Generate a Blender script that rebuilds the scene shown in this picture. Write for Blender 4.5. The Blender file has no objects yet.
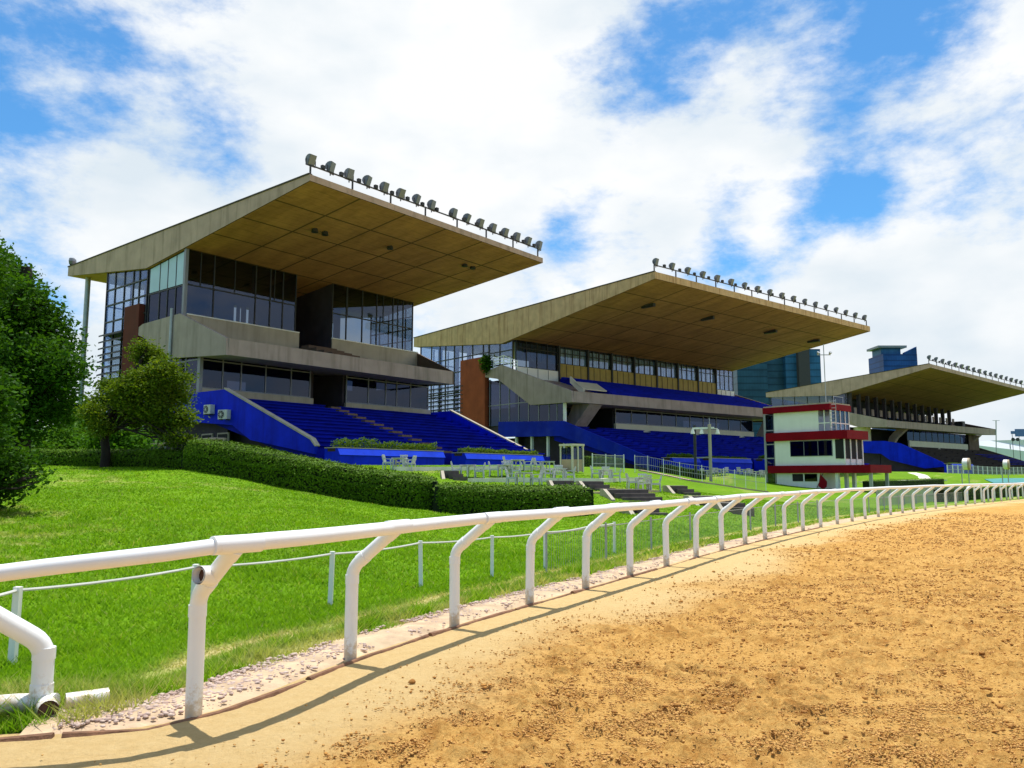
import bpy, bmesh, math, random
import numpy as np
from mathutils import Vector
random.seed(7); rng = np.random.default_rng(11)
sc = bpy.context.scene
COL = sc.collection
R_ = math.radians
# ------------------------------------------------------------------ camera, sky, sun, exposure
FPX = 800.0; PITCH = math.atan(93/FPX); CAMZ = 1.6
cd = bpy.data.cameras.new('camera'); cd.lens = FPX/1024*36; cd.sensor_width = 36
cd.clip_start = .05; cd.clip_end = 4000
cam = bpy.data.objects.new('camera', cd); COL.objects.link(cam)
cam.location = (0, 0, CAMZ); cam.rotation_euler = (math.pi/2+PITCH, 0, 0)
sc.camera = cam
sc.render.engine = 'CYCLES'
sc.view_settings.view_transform = 'Standard'; sc.view_settings.look = 'None'
sc.view_settings.exposure = 0.6; sc.view_settings.gamma = 1
sc.view_settings.use_curve_mapping = False
sc.cycles.max_bounces = 8; sc.cycles.transparent_max_bounces = 16

_F = np.array([0, math.cos(PITCH), math.sin(PITCH)]); _U = np.array([0, -math.sin(PITCH), math.cos(PITCH)])
def ray(x, y): return _F+np.array([1., 0, 0])*(x-512)/FPX+_U*(384-y)/FPX
def at(x, y, Y):
    r = ray(x, y); return np.array([0, 0, CAMZ])+r*(Y/r[1])
def at_z(x, y, z=0):
    r = ray(x, y); return np.array([0, 0, CAMZ])+r*((z-CAMZ)/r[2])

SUN_AZ, SUN_EL = 14.0, 79.0
sd = bpy.data.lights.new('sun', 'SUN'); sd.energy = 3.7; sd.angle = R_(.5); sd.color = (1, .965, .9)
sun = bpy.data.objects.new('sun', sd); COL.objects.link(sun)
_d = Vector((math.sin(R_(SUN_AZ))*math.cos(R_(SUN_EL)), math.cos(R_(SUN_AZ))*math.cos(R_(SUN_EL)), math.sin(R_(SUN_EL))))
sun.rotation_euler = _d.to_track_quat('Z', 'Y').to_euler()

W = bpy.data.worlds.new('World'); sc.world = W; W.use_nodes = True
wn = W.node_tree.nodes; wl = W.node_tree.links
for n in list(wn): wn.remove(n)
def build_world():
    out = wn.new('ShaderNodeOutputWorld'); bg = wn.new('ShaderNodeBackground')
    sky = wn.new('ShaderNodeTexSky'); sky.sky_type = 'NISHITA'; sky.sun_disc = False
    sky.sun_elevation = R_(SUN_EL); sky.sun_rotation = R_(SUN_AZ)
    sky.air_density = 1.0; sky.dust_density = .6; sky.ozone_density = 1.6
    tint = wn.new('ShaderNodeMixRGB'); tint.blend_type = 'MULTIPLY'; tint.inputs[0].default_value = 1
    tint.inputs[2].default_value = (.80, 1.62, 2.1, 1)
    wl.new(sky.outputs[0], tint.inputs[1])
    tc = wn.new('ShaderNodeTexCoord')
    mp = wn.new('ShaderNodeMapping'); mp.inputs['Scale'].default_value = (1, 1, 1.9)
    wl.new(tc.outputs['Generated'], mp.inputs[0])
    n1 = wn.new('ShaderNodeTexNoise'); n1.inputs['Scale'].default_value = 4.2; n1.inputs['Detail'].default_value = 11
    n1.inputs['Roughness'].default_value = .56; n1.inputs['Distortion'].default_value = .35
    wl.new(mp.outputs[0], n1.inputs['Vector'])
    n2 = wn.new('ShaderNodeTexNoise'); n2.inputs['Scale'].default_value = 9; n2.inputs['Detail'].default_value = 8
    n2.inputs['Roughness'].default_value = .6
    wl.new(mp.outputs[0], n2.inputs['Vector'])
    def math_(op, a, b=None, clamp=False):
        m = wn.new('ShaderNodeMath'); m.operation = op; m.use_clamp = clamp
        for i, v in enumerate((a, b)):
            if v is None: continue
            if isinstance(v, (int, float)): m.inputs[i].default_value = v
            else: wl.new(v, m.inputs[i])
        return m.outputs[0]
    acc = math_('MULTIPLY', math_('SUBTRACT', n1.outputs[0], .5), 1.75)
    acc = math_('ADD', acc, math_('MULTIPLY', math_('SUBTRACT', n2.outputs[0], .5), 1.05))
    n5 = wn.new('ShaderNodeTexNoise'); n5.inputs['Scale'].default_value = 26; n5.inputs['Detail'].default_value = 7; n5.inputs['Roughness'].default_value = .65
    wl.new(mp.outputs[0], n5.inputs['Vector'])
    acc = math_('ADD', acc, math_('MULTIPLY', math_('SUBTRACT', n5.outputs[0], .5), .75))
    acc = math_('ADD', acc, .32)
    # broad cloud banks and clear openings, by direction on the sky dome: (direction from px, width, amount)
    blobs = [((95, 88), 10, -.66), ((25, 50), 6, -.52), ((10, 130), 6, -.42), ((205, 95), 7, -.36), ((70, 200), 8, .34), ((200, 165), 8, .22), ((20, 85), 3.5, .24), ((40, 195), 6, .10), ((300, 90), 8, .10),
             ((625, 55), 5, -.22), ((690, 90), 7, -.28), ((735, 25), 6, -.34), ((660, 15), 6, -.12), ((850, 40), 6, -.38), ((880, 110), 4.5, -.22), ((905, 15), 6, -.42), ((850, 175), 4, -.26), ((700, 150), 5, .08),
             ((600, 235), 4, -.50), ((680, 243), 4.5, -.56), ((760, 232), 4, -.52), ((840, 212), 4, -.48), ((900, 195), 4.5, -.50), ((1000, 182), 5, -.58), ((560, 250), 4, -.34),
             ((545, 280), 3.5, -.24), ((640, 190), 5, .22), ((900, 240), 5, .2), ((75, 280), 4, -.40), ((90, 350), 5, .30), ((20, 260), 5, -.2), ((90, 12), 7, .42), ((240, 25), 9, .24), ((980, 110), 7, .30), ((930, 130), 4, .14), ((800, 110), 6, .40), ((790, 60), 4, .25),
             ((80, 225), 9, .26), ((200, 210), 12, .25), ((520, 130), 16, .34), ((400, 40), 12, .26), ((720, 180), 6, .20), ((880, 275), 9, .34), ((980, 300), 12, .3), ((640, 300), 6, .18)]
    for (px, py), wdeg, amp in blobs:
        d = ray(px, py); d /= np.linalg.norm(d)
        dot = wn.new('ShaderNodeVectorMath'); dot.operation = 'DOT_PRODUCT'
        wl.new(tc.outputs['Generated'], dot.inputs[0]); dot.inputs[1].default_value = tuple(d)
        mr = wn.new('ShaderNodeMapRange'); mr.interpolation_type = 'SMOOTHSTEP'
        mr.inputs['From Min'].default_value = math.cos(R_(wdeg*1.25)); mr.inputs['From Max'].default_value = 1.0
        mr.inputs['To Min'].default_value = 0; mr.inputs['To Max'].default_value = amp*(.86 if amp < 0 else .85)
        wl.new(dot.outputs['Value'], mr.inputs['Value'])
        acc = math_('ADD', acc, mr.outputs[0])
    # clearer sky overhead and behind the camera
    for dv, w0, amp in (((0, .0, 1), .55, -.42), ((0, -1, .25), .1, -.45)):
        dot = wn.new('ShaderNodeVectorMath'); dot.operation = 'DOT_PRODUCT'; wl.new(tc.outputs['Generated'], dot.inputs[0]); dot.inputs[1].default_value = dv
        mr = wn.new('ShaderNodeMapRange'); mr.interpolation_type = 'SMOOTHSTEP'; mr.inputs['From Min'].default_value = w0+.12; mr.inputs['From Max'].default_value = 1
        mr.inputs['To Min'].default_value = 0; mr.inputs['To Max'].default_value = amp; wl.new(dot.outputs['Value'], mr.inputs['Value']); acc = math_('ADD', acc, mr.outputs[0])
    cov = wn.new('ShaderNodeMapRange'); cov.interpolation_type = 'SMOOTHSTEP'
    cov.inputs['From Min'].default_value = -.26; cov.inputs['From Max'].default_value = .46
    wl.new(acc, cov.inputs['Value'])
    ccol = wn.new('ShaderNodeMixRGB'); ccol.inputs[1].default_value = (8.9, 10.0, 10.9, 1); ccol.inputs[2].default_value = (12.0, 12.2, 12.3, 1)
    n3 = wn.new('ShaderNodeTexNoise'); n3.inputs['Scale'].default_value = 5; n3.inputs['Detail'].default_value = 6
    wl.new(mp.outputs[0], n3.inputs['Vector'])
    cr = wn.new('ShaderNodeMapRange'); cr.inputs['From Min'].default_value = .35; cr.inputs['From Max'].default_value = .62
    wl.new(n3.outputs[0], cr.inputs['Value']); wl.new(cr.outputs[0], ccol.inputs[0])
    mx = wn.new('ShaderNodeMixRGB'); wl.new(cov.outputs[0], mx.inputs[0]); wl.new(tint.outputs[0], mx.inputs[1]); wl.new(ccol.outputs[0], mx.inputs[2])
    wl.new(mx.outputs[0], bg.inputs[0]); bg.inputs[1].default_value = .055
    wl.new(bg.outputs[0], out.inputs[0])
build_world()

# ------------------------------------------------------------------ helpers
def link(o): COL.objects.link(o); return o
def tag(o, label=None, cat=None, group=None, kind=None):
    if label: o['label'] = label
    if cat: o['category'] = cat
    if group: o['group'] = group
    if kind: o['kind'] = kind
    return o
def thing(name, label, cat, loc=(0, 0, 0), rz=0, group=None):
    o = link(bpy.data.objects.new(name, None)); o.location = tuple(float(v) for v in loc); o.rotation_euler = (0, 0, rz)
    o.empty_display_size = .3
    return tag(o, label, cat, group)
def copy_tree(o, parent=None):
    c = o.copy(); COL.objects.link(c)
    if parent: c.parent = parent
    for ch in list(o.children): copy_tree(ch, c)
    return c
def unit(v):
    v = np.asarray(v, float); return v/np.linalg.norm(v)
class MB:
    def __init__(s): s.v = []; s.f = []; s.m = []
    def add(s, vs, fs, mi=0):
        k = len(s.v); s.v += [tuple(map(float, p)) for p in vs]
        for f in fs: s.f.append([k+i for i in f]); s.m.append(mi)
        return s
    def box(s, x0, x1, y0, y1, z0, z1, mi=0):
        vs = [(x0, y0, z0), (x1, y0, z0), (x1, y1, z0), (x0, y1, z0), (x0, y0, z1), (x1, y0, z1), (x1, y1, z1), (x0, y1, z1)]
        return s.add(vs, [(0, 3, 2, 1), (4, 5, 6, 7), (0, 1, 5, 4), (1, 2, 6, 5), (2, 3, 7, 6), (3, 0, 4, 7)], mi)
    def prism(s, pts, vec, mi=0, mis=None):
        n = len(pts); p = [np.asarray(q, float) for q in pts]; w = np.asarray(vec, float)
        vs = p+[q+w for q in p]
        k = len(s.f)
        s.add(vs, [tuple(range(n)), tuple(range(2*n-1, n-1, -1))]+[(i, (i+1) % n, n+(i+1) % n, n+i) for i in range(n)], mi)
        if mis:
            for i, m in mis.items(): s.m[k+2+i] = m
        return s
    def loft(s, A, B, mi=0):
        n = len(A)
        return s.add(list(A)+list(B), [tuple(range(n)), tuple(range(2*n-1, n-1, -1))]+[(i, (i+1) % n, n+(i+1) % n, n+i) for i in range(n)], mi)
    def tube(s, pts, r, n=8, mi=0, caps=True):
        pts = [np.asarray(p, float) for p in pts]; L = len(pts)
        rs = [r]*L if isinstance(r, (int, float)) else list(r)
        k = len(s.v); T0 = unit(pts[1]-pts[0])
        up = np.array([0, 0, 1.]) if abs(T0[2]) < .9 else np.array([1., 0, 0])
        N = unit(np.cross(T0, up))
        for i, p in enumerate(pts):
            T = unit(pts[min(i+1, L-1)]-pts[max(i-1, 0)])
            N = unit(N-T*(N@T)); Bn = np.cross(T, N)
            for j in range(n):
                a = 2*math.pi*j/n; s.v.append(tuple(p+(N*math.cos(a)+Bn*math.sin(a))*rs[i]))
        for i in range(L-1):
            for j in range(n):
                s.f.append([k+i*n+j, k+i*n+(j+1) % n, k+(i+1)*n+(j+1) % n, k+(i+1)*n+j]); s.m.append(mi)
        if caps:
            s.f.append([k+j for j in range(n)][::-1]); s.m.append(mi)
            s.f.append([k+(L-1)*n+j for j in range(n)]); s.m.append(mi)
        return s
    def bar(s, a, b, w, h=None, mi=0):           # rectangular bar from a to b
        h = h or w; a = np.asarray(a, float); b = np.asarray(b, float); T = unit(b-a)
        up = np.array([0, 0, 1.]) if abs(T[2]) < .95 else np.array([1., 0, 0])
        N = unit(np.cross(T, up)); B = np.cross(N, T)
        q = [N*w/2*i+B*h/2*j for i, j in ((-1, -1), (1, -1), (1, 1), (-1, 1))]
        return s.loft([a+d for d in q], [b+d for d in q], mi)
    def build(s, name, mats, parent=None, smooth=False, loc=None, fix=True):
        me = bpy.data.meshes.new(name); me.from_pydata(s.v, [], s.f)
        if not isinstance(mats, (list, tuple)): mats = [mats]
        for m in mats: me.materials.append(m)
        if len(mats) > 1: me.polygons.foreach_set('material_index', s.m)
        if fix:
            bm = bmesh.new(); bm.from_mesh(me); bmesh.ops.recalc_face_normals(bm, faces=bm.faces); bm.to_mesh(me); bm.free()
        if smooth:
            me.polygons.foreach_set('use_smooth', [True]*len(me.polygons))
            try: me.set_sharp_from_angle(angle=R_(40))
            except Exception: pass
        o = link(bpy.data.objects.new(name, me))
        if parent: o.parent = parent
        if loc is not None: o.location = tuple(map(float, loc))
        return o
def np_mesh(name, V, faces_n, idx, mat, parent=None, smooth=False):
    """fast mesh: V (n,3), idx flat, every face with faces_n corners"""
    me = bpy.data.meshes.new(name); nf = len(idx)//faces_n
    me.vertices.add(len(V)); me.vertices.foreach_set('co', np.ascontiguousarray(V, dtype=np.float32).ravel())
    me.loops.add(len(idx)); me.loops.foreach_set('vertex_index', np.ascontiguousarray(idx, dtype=np.int32))
    me.polygons.add(nf); me.polygons.foreach_set('loop_start', np.arange(nf, dtype=np.int32)*faces_n)
    me.polygons.foreach_set('loop_total', np.full(nf, faces_n, dtype=np.int32))
    if smooth: me.polygons.foreach_set('use_smooth', np.ones(nf, dtype=bool))
    me.materials.append(mat); me.update(); me.validate()
    o = link(bpy.data.objects.new(name, me))
    if parent: o.parent = parent
    return o
def attr(o, name, vals):
    a = o.data.attributes.new(name, 'FLOAT', 'POINT'); a.data.foreach_set('value', np.ascontiguousarray(vals, dtype=np.float32))
# value noise
def _h(i, j, k):
    n = (i*374761393+j*668265263+k*974634361) & 0xffffffff
    n = ((n ^ (n >> 13))*1274126177) & 0xffffffff
    return ((n ^ (n >> 16)) & 0xffff)/65535.0
def vnoise(x, y, seed=0):
    xi = np.floor(x).astype(np.int64); yi = np.floor(y).astype(np.int64); fx = x-xi; fy = y-yi
    u = fx*fx*(3-2*fx); w = fy*fy*(3-2*fy)
    a = _h(xi, yi, seed); b = _h(xi+1, yi, seed); c = _h(xi, yi+1, seed); d = _h(xi+1, yi+1, seed)
    return a*(1-u)*(1-w)+b*u*(1-w)+c*(1-u)*w+d*u*w
def fbm(x, y, oct=4, seed=0, gain=.5):
    t = 0; a = 1; s = 0
    for o in range(oct):
        t = t+a*vnoise(x*2**o+o*17.3, y*2**o-o*9.1, seed+o); s += a; a *= gain
    return t/s
def sstep(a, b, x):
    t = np.clip((x-a)/(b-a), 0, 1); return t*t*(3-2*t)

# ------------------------------------------------------------------ materials
class NT:
    def __init__(s, name):
        s.m = bpy.data.materials.new(name); s.m.use_nodes = True
        s.n = s.m.node_tree.nodes; s.l = s.m.node_tree.links
        s.p = s.n['Principled BSDF']; s.out = s.n['Material Output']
        s.tc = s.n.new('ShaderNodeTexCoord')
    def node(s, t, **kw):
        nd = s.n.new(t)
        for k, v in kw.items(): setattr(nd, k, v)
        return nd
    def noise(s, scale, detail=5, rough=.55, stretch=None, coord='Object', dist=0):
        nd = s.node('ShaderNodeTexNoise'); nd.inputs['Scale'].default_value = scale; nd.inputs['Detail'].default_value = detail
        nd.inputs['Roughness'].default_value = rough; nd.inputs['Distortion'].default_value = dist
        src = s.tc.outputs[coord]
        if stretch:
            mp = s.node('ShaderNodeMapping'); mp.inputs['Scale'].default_value = stretch
            s.l.new(src, mp.inputs[0]); src = mp.outputs[0]
        s.l.new(src, nd.inputs['Vector']); return nd.outputs[0]
    def ramp(s, val, a, b, lo=0., hi=1.):
        mr = s.node('ShaderNodeMapRange'); mr.inputs['From Min'].default_value = a; mr.inputs['From Max'].default_value = b
        mr.inputs['To Min'].default_value = lo; mr.inputs['To Max'].default_value = hi
        s.l.new(val, mr.inputs['Value']); return mr.outputs[0]
    def mix(s, fac, a, b, mode='MIX'):
        mx = s.node('ShaderNodeMixRGB', blend_type=mode)
        for i, v in ((0, fac), (1, a), (2, b)):
            if isinstance(v, (int, float)): mx.inputs[i].default_value = v
            elif isinstance(v, tuple): mx.inputs[i].default_value = (*v, 1) if len(v) == 3 else v
            else: s.l.new(v, mx.inputs[i])
        return mx.outputs[0]
    def math(s, op, a, b=None, c=None):
        m = s.node('ShaderNodeMath', operation=op)
        for i, v in enumerate((a, b, c)):
            if v is None: continue
            if isinstance(v, (int, float)): m.inputs[i].default_value = v
            else: s.l.new(v, m.inputs[i])
        return m.outputs[0]
    def bump(s, h, strength=.3, dist=.02):
        b = s.node('ShaderNodeBump'); b.inputs['Strength'].default_value = strength; b.inputs['Distance'].default_value = dist
        s.l.new(h, b.inputs['Height']); s.l.new(b.outputs[0], s.p.inputs['Normal'])
    def col(s, c): s.l.new(c, s.p.inputs['Base Color'])
def sc3(c, k): return tuple(min(1, max(0, v*k)) for v in c)
def paint(name, c, rough=.55, var=.15, scale=2.5, stain=None, stain_amt=.5, bump=.0, bscale=30, metal=0, streak=False, spec=.3):
    t = NT(name); t.p.inputs['Specular IOR Level'].default_value = spec
    cc = t.mix(t.ramp(t.noise(scale, 6), .3, .7), sc3(c, 1-var), sc3(c, 1+var))
    if stain:
        st = (2.2, 2.2, .18) if streak else None
        f = t.ramp(t.noise(scale*.9, 8, .65, st), .5, .72, 0, stain_amt)
        cc = t.mix(f, cc, stain)
    t.col(cc); t.p.inputs['Roughness'].default_value = rough; t.p.inputs['Metallic'].default_value = metal
    if bump: t.bump(t.noise(bscale, 4), bump, .02)
    return t.m
M = {}
M['concrete'] = paint('concrete', (.465, .32, .255), .9, .14, .7, (.13, .09, .05), .6, .25, 18, streak=True)
M['concrete_rust'] = paint('concrete_rust', (.58, .385, .20), .9, .16, 1.1, (.26, .12, .035), .9, .25, 18, streak=True)
M['concrete_grey'] = paint('concrete_grey', (.39, .30, .265), .9, .12, .8, (.12, .10, .075), .55, .25, 18, streak=True)
M['concrete_sill'] = paint('concrete_sill', (.42, .37, .285), .85, .1, .8, (.2, .18, .13), .5, streak=True)
M['brown_deck'] = paint('brown_deck', (.13, .085, .06), .9, .2, 1.2)
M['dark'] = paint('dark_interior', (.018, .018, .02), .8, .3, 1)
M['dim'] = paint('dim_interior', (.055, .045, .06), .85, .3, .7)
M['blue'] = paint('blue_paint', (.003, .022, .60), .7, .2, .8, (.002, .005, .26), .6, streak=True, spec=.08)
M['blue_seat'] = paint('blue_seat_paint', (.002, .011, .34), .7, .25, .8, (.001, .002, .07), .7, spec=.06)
M['blue_sunlit'] = paint('planter_blue_sunlit', (.012, .05, .60), .6, .15, 1, (.01, .03, .3), .4, spec=.1)  # trough blue made lighter, sunlight painted onto the sloping planter band
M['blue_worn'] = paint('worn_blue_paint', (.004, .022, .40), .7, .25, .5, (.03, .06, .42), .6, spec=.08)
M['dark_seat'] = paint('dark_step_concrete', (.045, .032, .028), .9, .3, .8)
M['brick'] = paint('red_render', (.30, .065, .022), .85, .2, .8, (.14, .03, .012), .5, .2, 30, streak=True)
M['brick_dark'] = paint('dark_red_render', (.115, .022, .012), .85, .2, .8, (.07, .018, .01), .5, streak=True)
M['alu'] = paint('grey_aluminium', (.20, .21, .24), .45, .1, 1, metal=.3)
M['dark_metal'] = paint('dark_metal', (.035, .035, .04), .5, .2, 1)
M['white_paint'] = paint('white_paint', (.84, .84, .79), .5, .04, 1.2, (.6, .56, .48), .15, streak=True)
M['cream'] = paint('cream_paint', (.60, .56, .42), .7, .08, 1)
M['yellow_panel'] = paint('olive_yellow_panel', (.40, .30, .085), .6, .12, 1.5, (.2, .15, .04), .5, streak=True)
M['curtain'] = paint('pale_curtain', (.50, .56, .62), .9, .3, 1.6)
M['frost'] = paint('pale_translucent_panel', (.40, .55, .68), .4, .08, .6)
M['red_paint'] = paint('crimson_paint', (.22, .002, .010), .6, .15, 1, spec=.1)
M['plastic'] = paint('white_plastic', (.55, .56, .54), .5, .12, 4, (.35, .33, .28), .5)
M['kerb_white'] = paint('whitewashed_kerb', (.72, .68, .55), .85, .12, 2)
M['step_dark'] = paint('dark_stone_step', (.12, .095, .08), .9, .3, 3)
M['galv'] = paint('galvanised_steel', (.38, .39, .40), .45, .12, 2, metal=.35)
M['timber'] = paint('brown_timber', (.20, .10, .055), .9, .35, 6, (.05, .03, .02), .6, .5, 40)
M['bark'] = paint('bark', (.022, .017, .013), .95, .35, 5, None, 0, .6, 25)
M['trim_brown'] = paint('roof_flashing', (.07, .055, .045), .8, .2, 1)
M['pipe_tan'] = paint('tan_pipe', (.4, .3, .19), .6, .15, 2)
M['teal'] = paint('turquoise_sheet', (.05, .24, .23), .5, .15, .3)
M['soil'] = paint('soil', (.06, .04, .025), 1, .3, 4)
M['tube_dark'] = paint('pipe_bore', (.10, .05, .035), .9, .4, 8)
M['lamp_grey'] = paint('lamp_grey', (.15, .165, .19), .45, .2, 3, metal=.2)
M['far_wall'] = paint('far_pale_wall', (.76, .76, .77), .8, .05, .1)
M['rope'] = paint('rope', (.6, .6, .55), .8, .1, 3)

def pvc():
    t = NT('white_pipe')
    cc = t.mix(t.ramp(t.noise(1.6, 6), .3, .7), (.80, .80, .79), (.86, .86, .85))
    f = t.ramp(t.noise(9, 7, .7, (1, 1, .35)), .60, .78, 0, .45)
    cc = t.mix(f, cc, (.62, .55, .44))
    sx = t.node('ShaderNodeSeparateXYZ'); t.l.new(t.tc.outputs['Object'], sx.inputs[0])
    lowz = t.ramp(sx.outputs[2], .02, .34, .30, -.10)                                    # mud splashed on the pipe feet
    cc = t.mix(t.ramp(t.math('ADD', t.noise(13, 8, .75), lowz), .58, .74, 0, .75), cc, (.52, .36, .18))
    t.col(cc); t.p.inputs['Roughness'].default_value = .32
    t.bump(t.noise(3, 3), .06, .02); return t.m
M['pvc'] = pvc()
def soffit(name, c, ca, cb, pa=4.1, pb=3.7):
    t = NT(name)
    n = t.noise(.55, 7, .62, (1.6, .5, 1)); n2 = t.noise(2.2, 6, .6, (.5, 2.2, 1))
    cc = t.mix(t.ramp(n, .32, .68), ca, c); cc = t.mix(t.ramp(n2, .5, .75, 0, .5), cc, cb)
    sx = t.node('ShaderNodeSeparateXYZ'); t.l.new(t.tc.outputs['Object'], sx.inputs[0])
    def line(o, p, w):
        f = t.math('FRACT', t.math('ADD', t.math('DIVIDE', o, p), 100.5))
        d = t.math('ABSOLUTE', t.math('SUBTRACT', f, .5)); return t.math('LESS_THAN', d, w/p)
    ln = t.math('MAXIMUM', line(sx.outputs[0], pa, .075), line(sx.outputs[1], pb, .075))
    ln2 = t.math('MULTIPLY', line(sx.outputs[1], pb/4, .018), .35)
    cc = t.mix(t.math('MULTIPLY', t.math('MAXIMUM', ln, ln2), .85), cc, (.05, .03, .012))
    t.col(cc); t.p.inputs['Roughness'].default_value = .9
    t.bump(t.noise(6, 5), .2, .03); return t.m
M['soffit'] = soffit('stained_soffit', (.53, .25, .12), (.33, .145, .068), (.18, .075, .036))
M['soffit2'] = soffit('stained_soffit_long', (.42, .21, .105), (.25, .12, .06), (.14, .066, .034), 5.2, 3.9)
M['soffit3'] = soffit('stained_soffit_far', (.27, .14, .085), (.16, .082, .05), (.095, .05, .032), 5.2, 3.9)
def glass(name, tintc=(.42, .47, .52), refl=.22, rough=.02):
    t = NT(name); t.n.remove(t.p)
    tr = t.node('ShaderNodeBsdfTransparent'); tr.inputs[0].default_value = (*tintc, 1)
    gl = t.node('ShaderNodeBsdfGlossy'); gl.inputs['Roughness'].default_value = rough; gl.inputs[0].default_value = (.5, .57, .78, 1)
    lw = t.node('ShaderNodeLayerWeight'); lw.inputs[0].default_value = .25
    f = t.math('ADD', t.math('MULTIPLY', lw.outputs['Fresnel'], .36), refl*.32)
    mx = t.node('ShaderNodeMixShader'); t.l.new(f, mx.inputs[0]); t.l.new(tr.outputs[0], mx.inputs[1]); t.l.new(gl.outputs[0], mx.inputs[2])
    t.l.new(mx.outputs[0], t.out.inputs[0]); return t.m
M['glass'] = glass('window_glass'); M['glass_clear'] = glass('clear_glass', (.80, .86, .90), .2)
M['glass_dark'] = glass('dark_glass', (.16, .18, .24), .18)
def tower_glass(name, c, band=3.6, col=1.5):
    t = NT(name)
    sx = t.node('ShaderNodeSeparateXYZ'); t.l.new(t.tc.outputs['Object'], sx.inputs[0])
    fz = t.math('FRACT', t.math('DIVIDE', sx.outputs[2], band)); sp = t.math('LESS_THAN', fz, .22)
    hx = t.math('FRACT', t.math('DIVIDE', t.math('ADD', sx.outputs[0], sx.outputs[1]), col)); mu = t.math('LESS_THAN', hx, .08)
    base = t.mix(t.ramp(t.noise(.12, 4), .35, .65), sc3(c, .75), sc3(c, 1.25))
    cc = t.mix(t.math('MULTIPLY', sp, .6), base, sc3(c, .35)); cc = t.mix(t.math('MULTIPLY', mu, .4), cc, sc3(c, .4))
    t.col(cc); t.p.inputs['Roughness'].default_value = .35; t.p.inputs['Specular IOR Level'].default_value = .12
    return t.m
def leaf(name, c1, c2, trans=.35, rough=.5):
    t = NT(name); t.n.remove(t.p)
    geo = t.node('ShaderNodeNewGeometry')
    cc = t.mix(geo.outputs['Random Per Island'], c1, c2)
    big = t.noise(.7, 3); cc = t.mix(t.ramp(big, .35, .65, 0, .45), cc, sc3(c1, .75))
    df = t.node('ShaderNodeBsdfPrincipled'); df.inputs['Roughness'].default_value = rough; df.inputs['Specular IOR Level'].default_value = .06
    t.l.new(cc, df.inputs['Base Color'])
    tl = t.node('ShaderNodeBsdfTranslucent'); t.l.new(t.mix(1., cc, (1.5, 1.4, .6), 'MULTIPLY'), tl.inputs[0])
    mx = t.node('ShaderNodeMixShader'); mx.inputs[0].default_value = trans
    t.l.new(df.outputs[0], mx.inputs[1]); t.l.new(tl.outputs[0], mx.inputs[2]); t.l.new(mx.outputs[0], t.out.inputs[0])
    return t.m
M['leaf_big'] = leaf('deep_green_leaf', (.018, .065, .005), (.065, .165, .010))
M['leaf_mid'] = leaf('olive_green_leaf', (.045, .10, .007), (.17, .235, .015))
M['leaf_light'] = leaf('bright_green_leaf', (.05, .15, .012), (.10, .22, .02))
M['leaf_hedge'] = leaf('hedge_leaf', (.045, .10, .005), (.13, .235, .010), .05)
M['leaf_flower'] = leaf('planter_leaf', (.05, .14, .012), (.16, .22, .03))
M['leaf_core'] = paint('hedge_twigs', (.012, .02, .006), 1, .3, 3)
def grassmat(name, blade):
    t = NT(name)
    a = t.node('ShaderNodeAttribute', attribute_name='dry')
    co = 'Object'
    n = t.noise(.35, 6, .6, coord=co); n2 = t.noise(2.2, 5, .65, coord=co)
    g = t.mix(t.ramp(n, .32, .68), (.10, .225, .004), (.165, .325, .006))
    g = t.mix(t.ramp(n2, .45, .75, 0, .5), g, (.20, .29, .012))
    if blade:
        geo = t.node('ShaderNodeNewGeometry'); g = t.mix(t.math('MULTIPLY', geo.outputs['Random Per Island'], .55), g, (.22, .39, .014))
    else:
        g = t.mix(t.ramp(t.noise(14, 6, .7, coord=co), .4, .7, 0, .6), g, (.045, .095, .004))
        t.bump(t.noise(22, 5, .7, coord=co), .6, .06)
    g = t.mix(a.outputs['Fac'], g, (.44, .41, .15) if blade else (.42, .36, .14))
    if not blade:
        t.col(g); t.p.inputs['Roughness'].default_value = .9; t.p.inputs['Specular IOR Level'].default_value = .1; return t.m
    t.p.inputs['Roughness'].default_value = .7; t.p.inputs['Specular IOR Level'].default_value = .1; t.col(g)
    tl = t.node('ShaderNodeBsdfTranslucent'); t.l.new(t.mix(1., g, (1.3, 1.3, .7), 'MULTIPLY'), tl.inputs[0])
    mx = t.node('ShaderNodeMixShader'); mx.inputs[0].default_value = .45
    t.l.new(t.p.outputs[0], mx.inputs[1]); t.l.new(tl.outputs[0], mx.inputs[2]); t.l.new(mx.outputs[0], t.out.inputs[0])
    return t.m
M['lawn'] = grassmat('lawn_ground', False); M['blade'] = grassmat('grass_blade', True)
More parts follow.
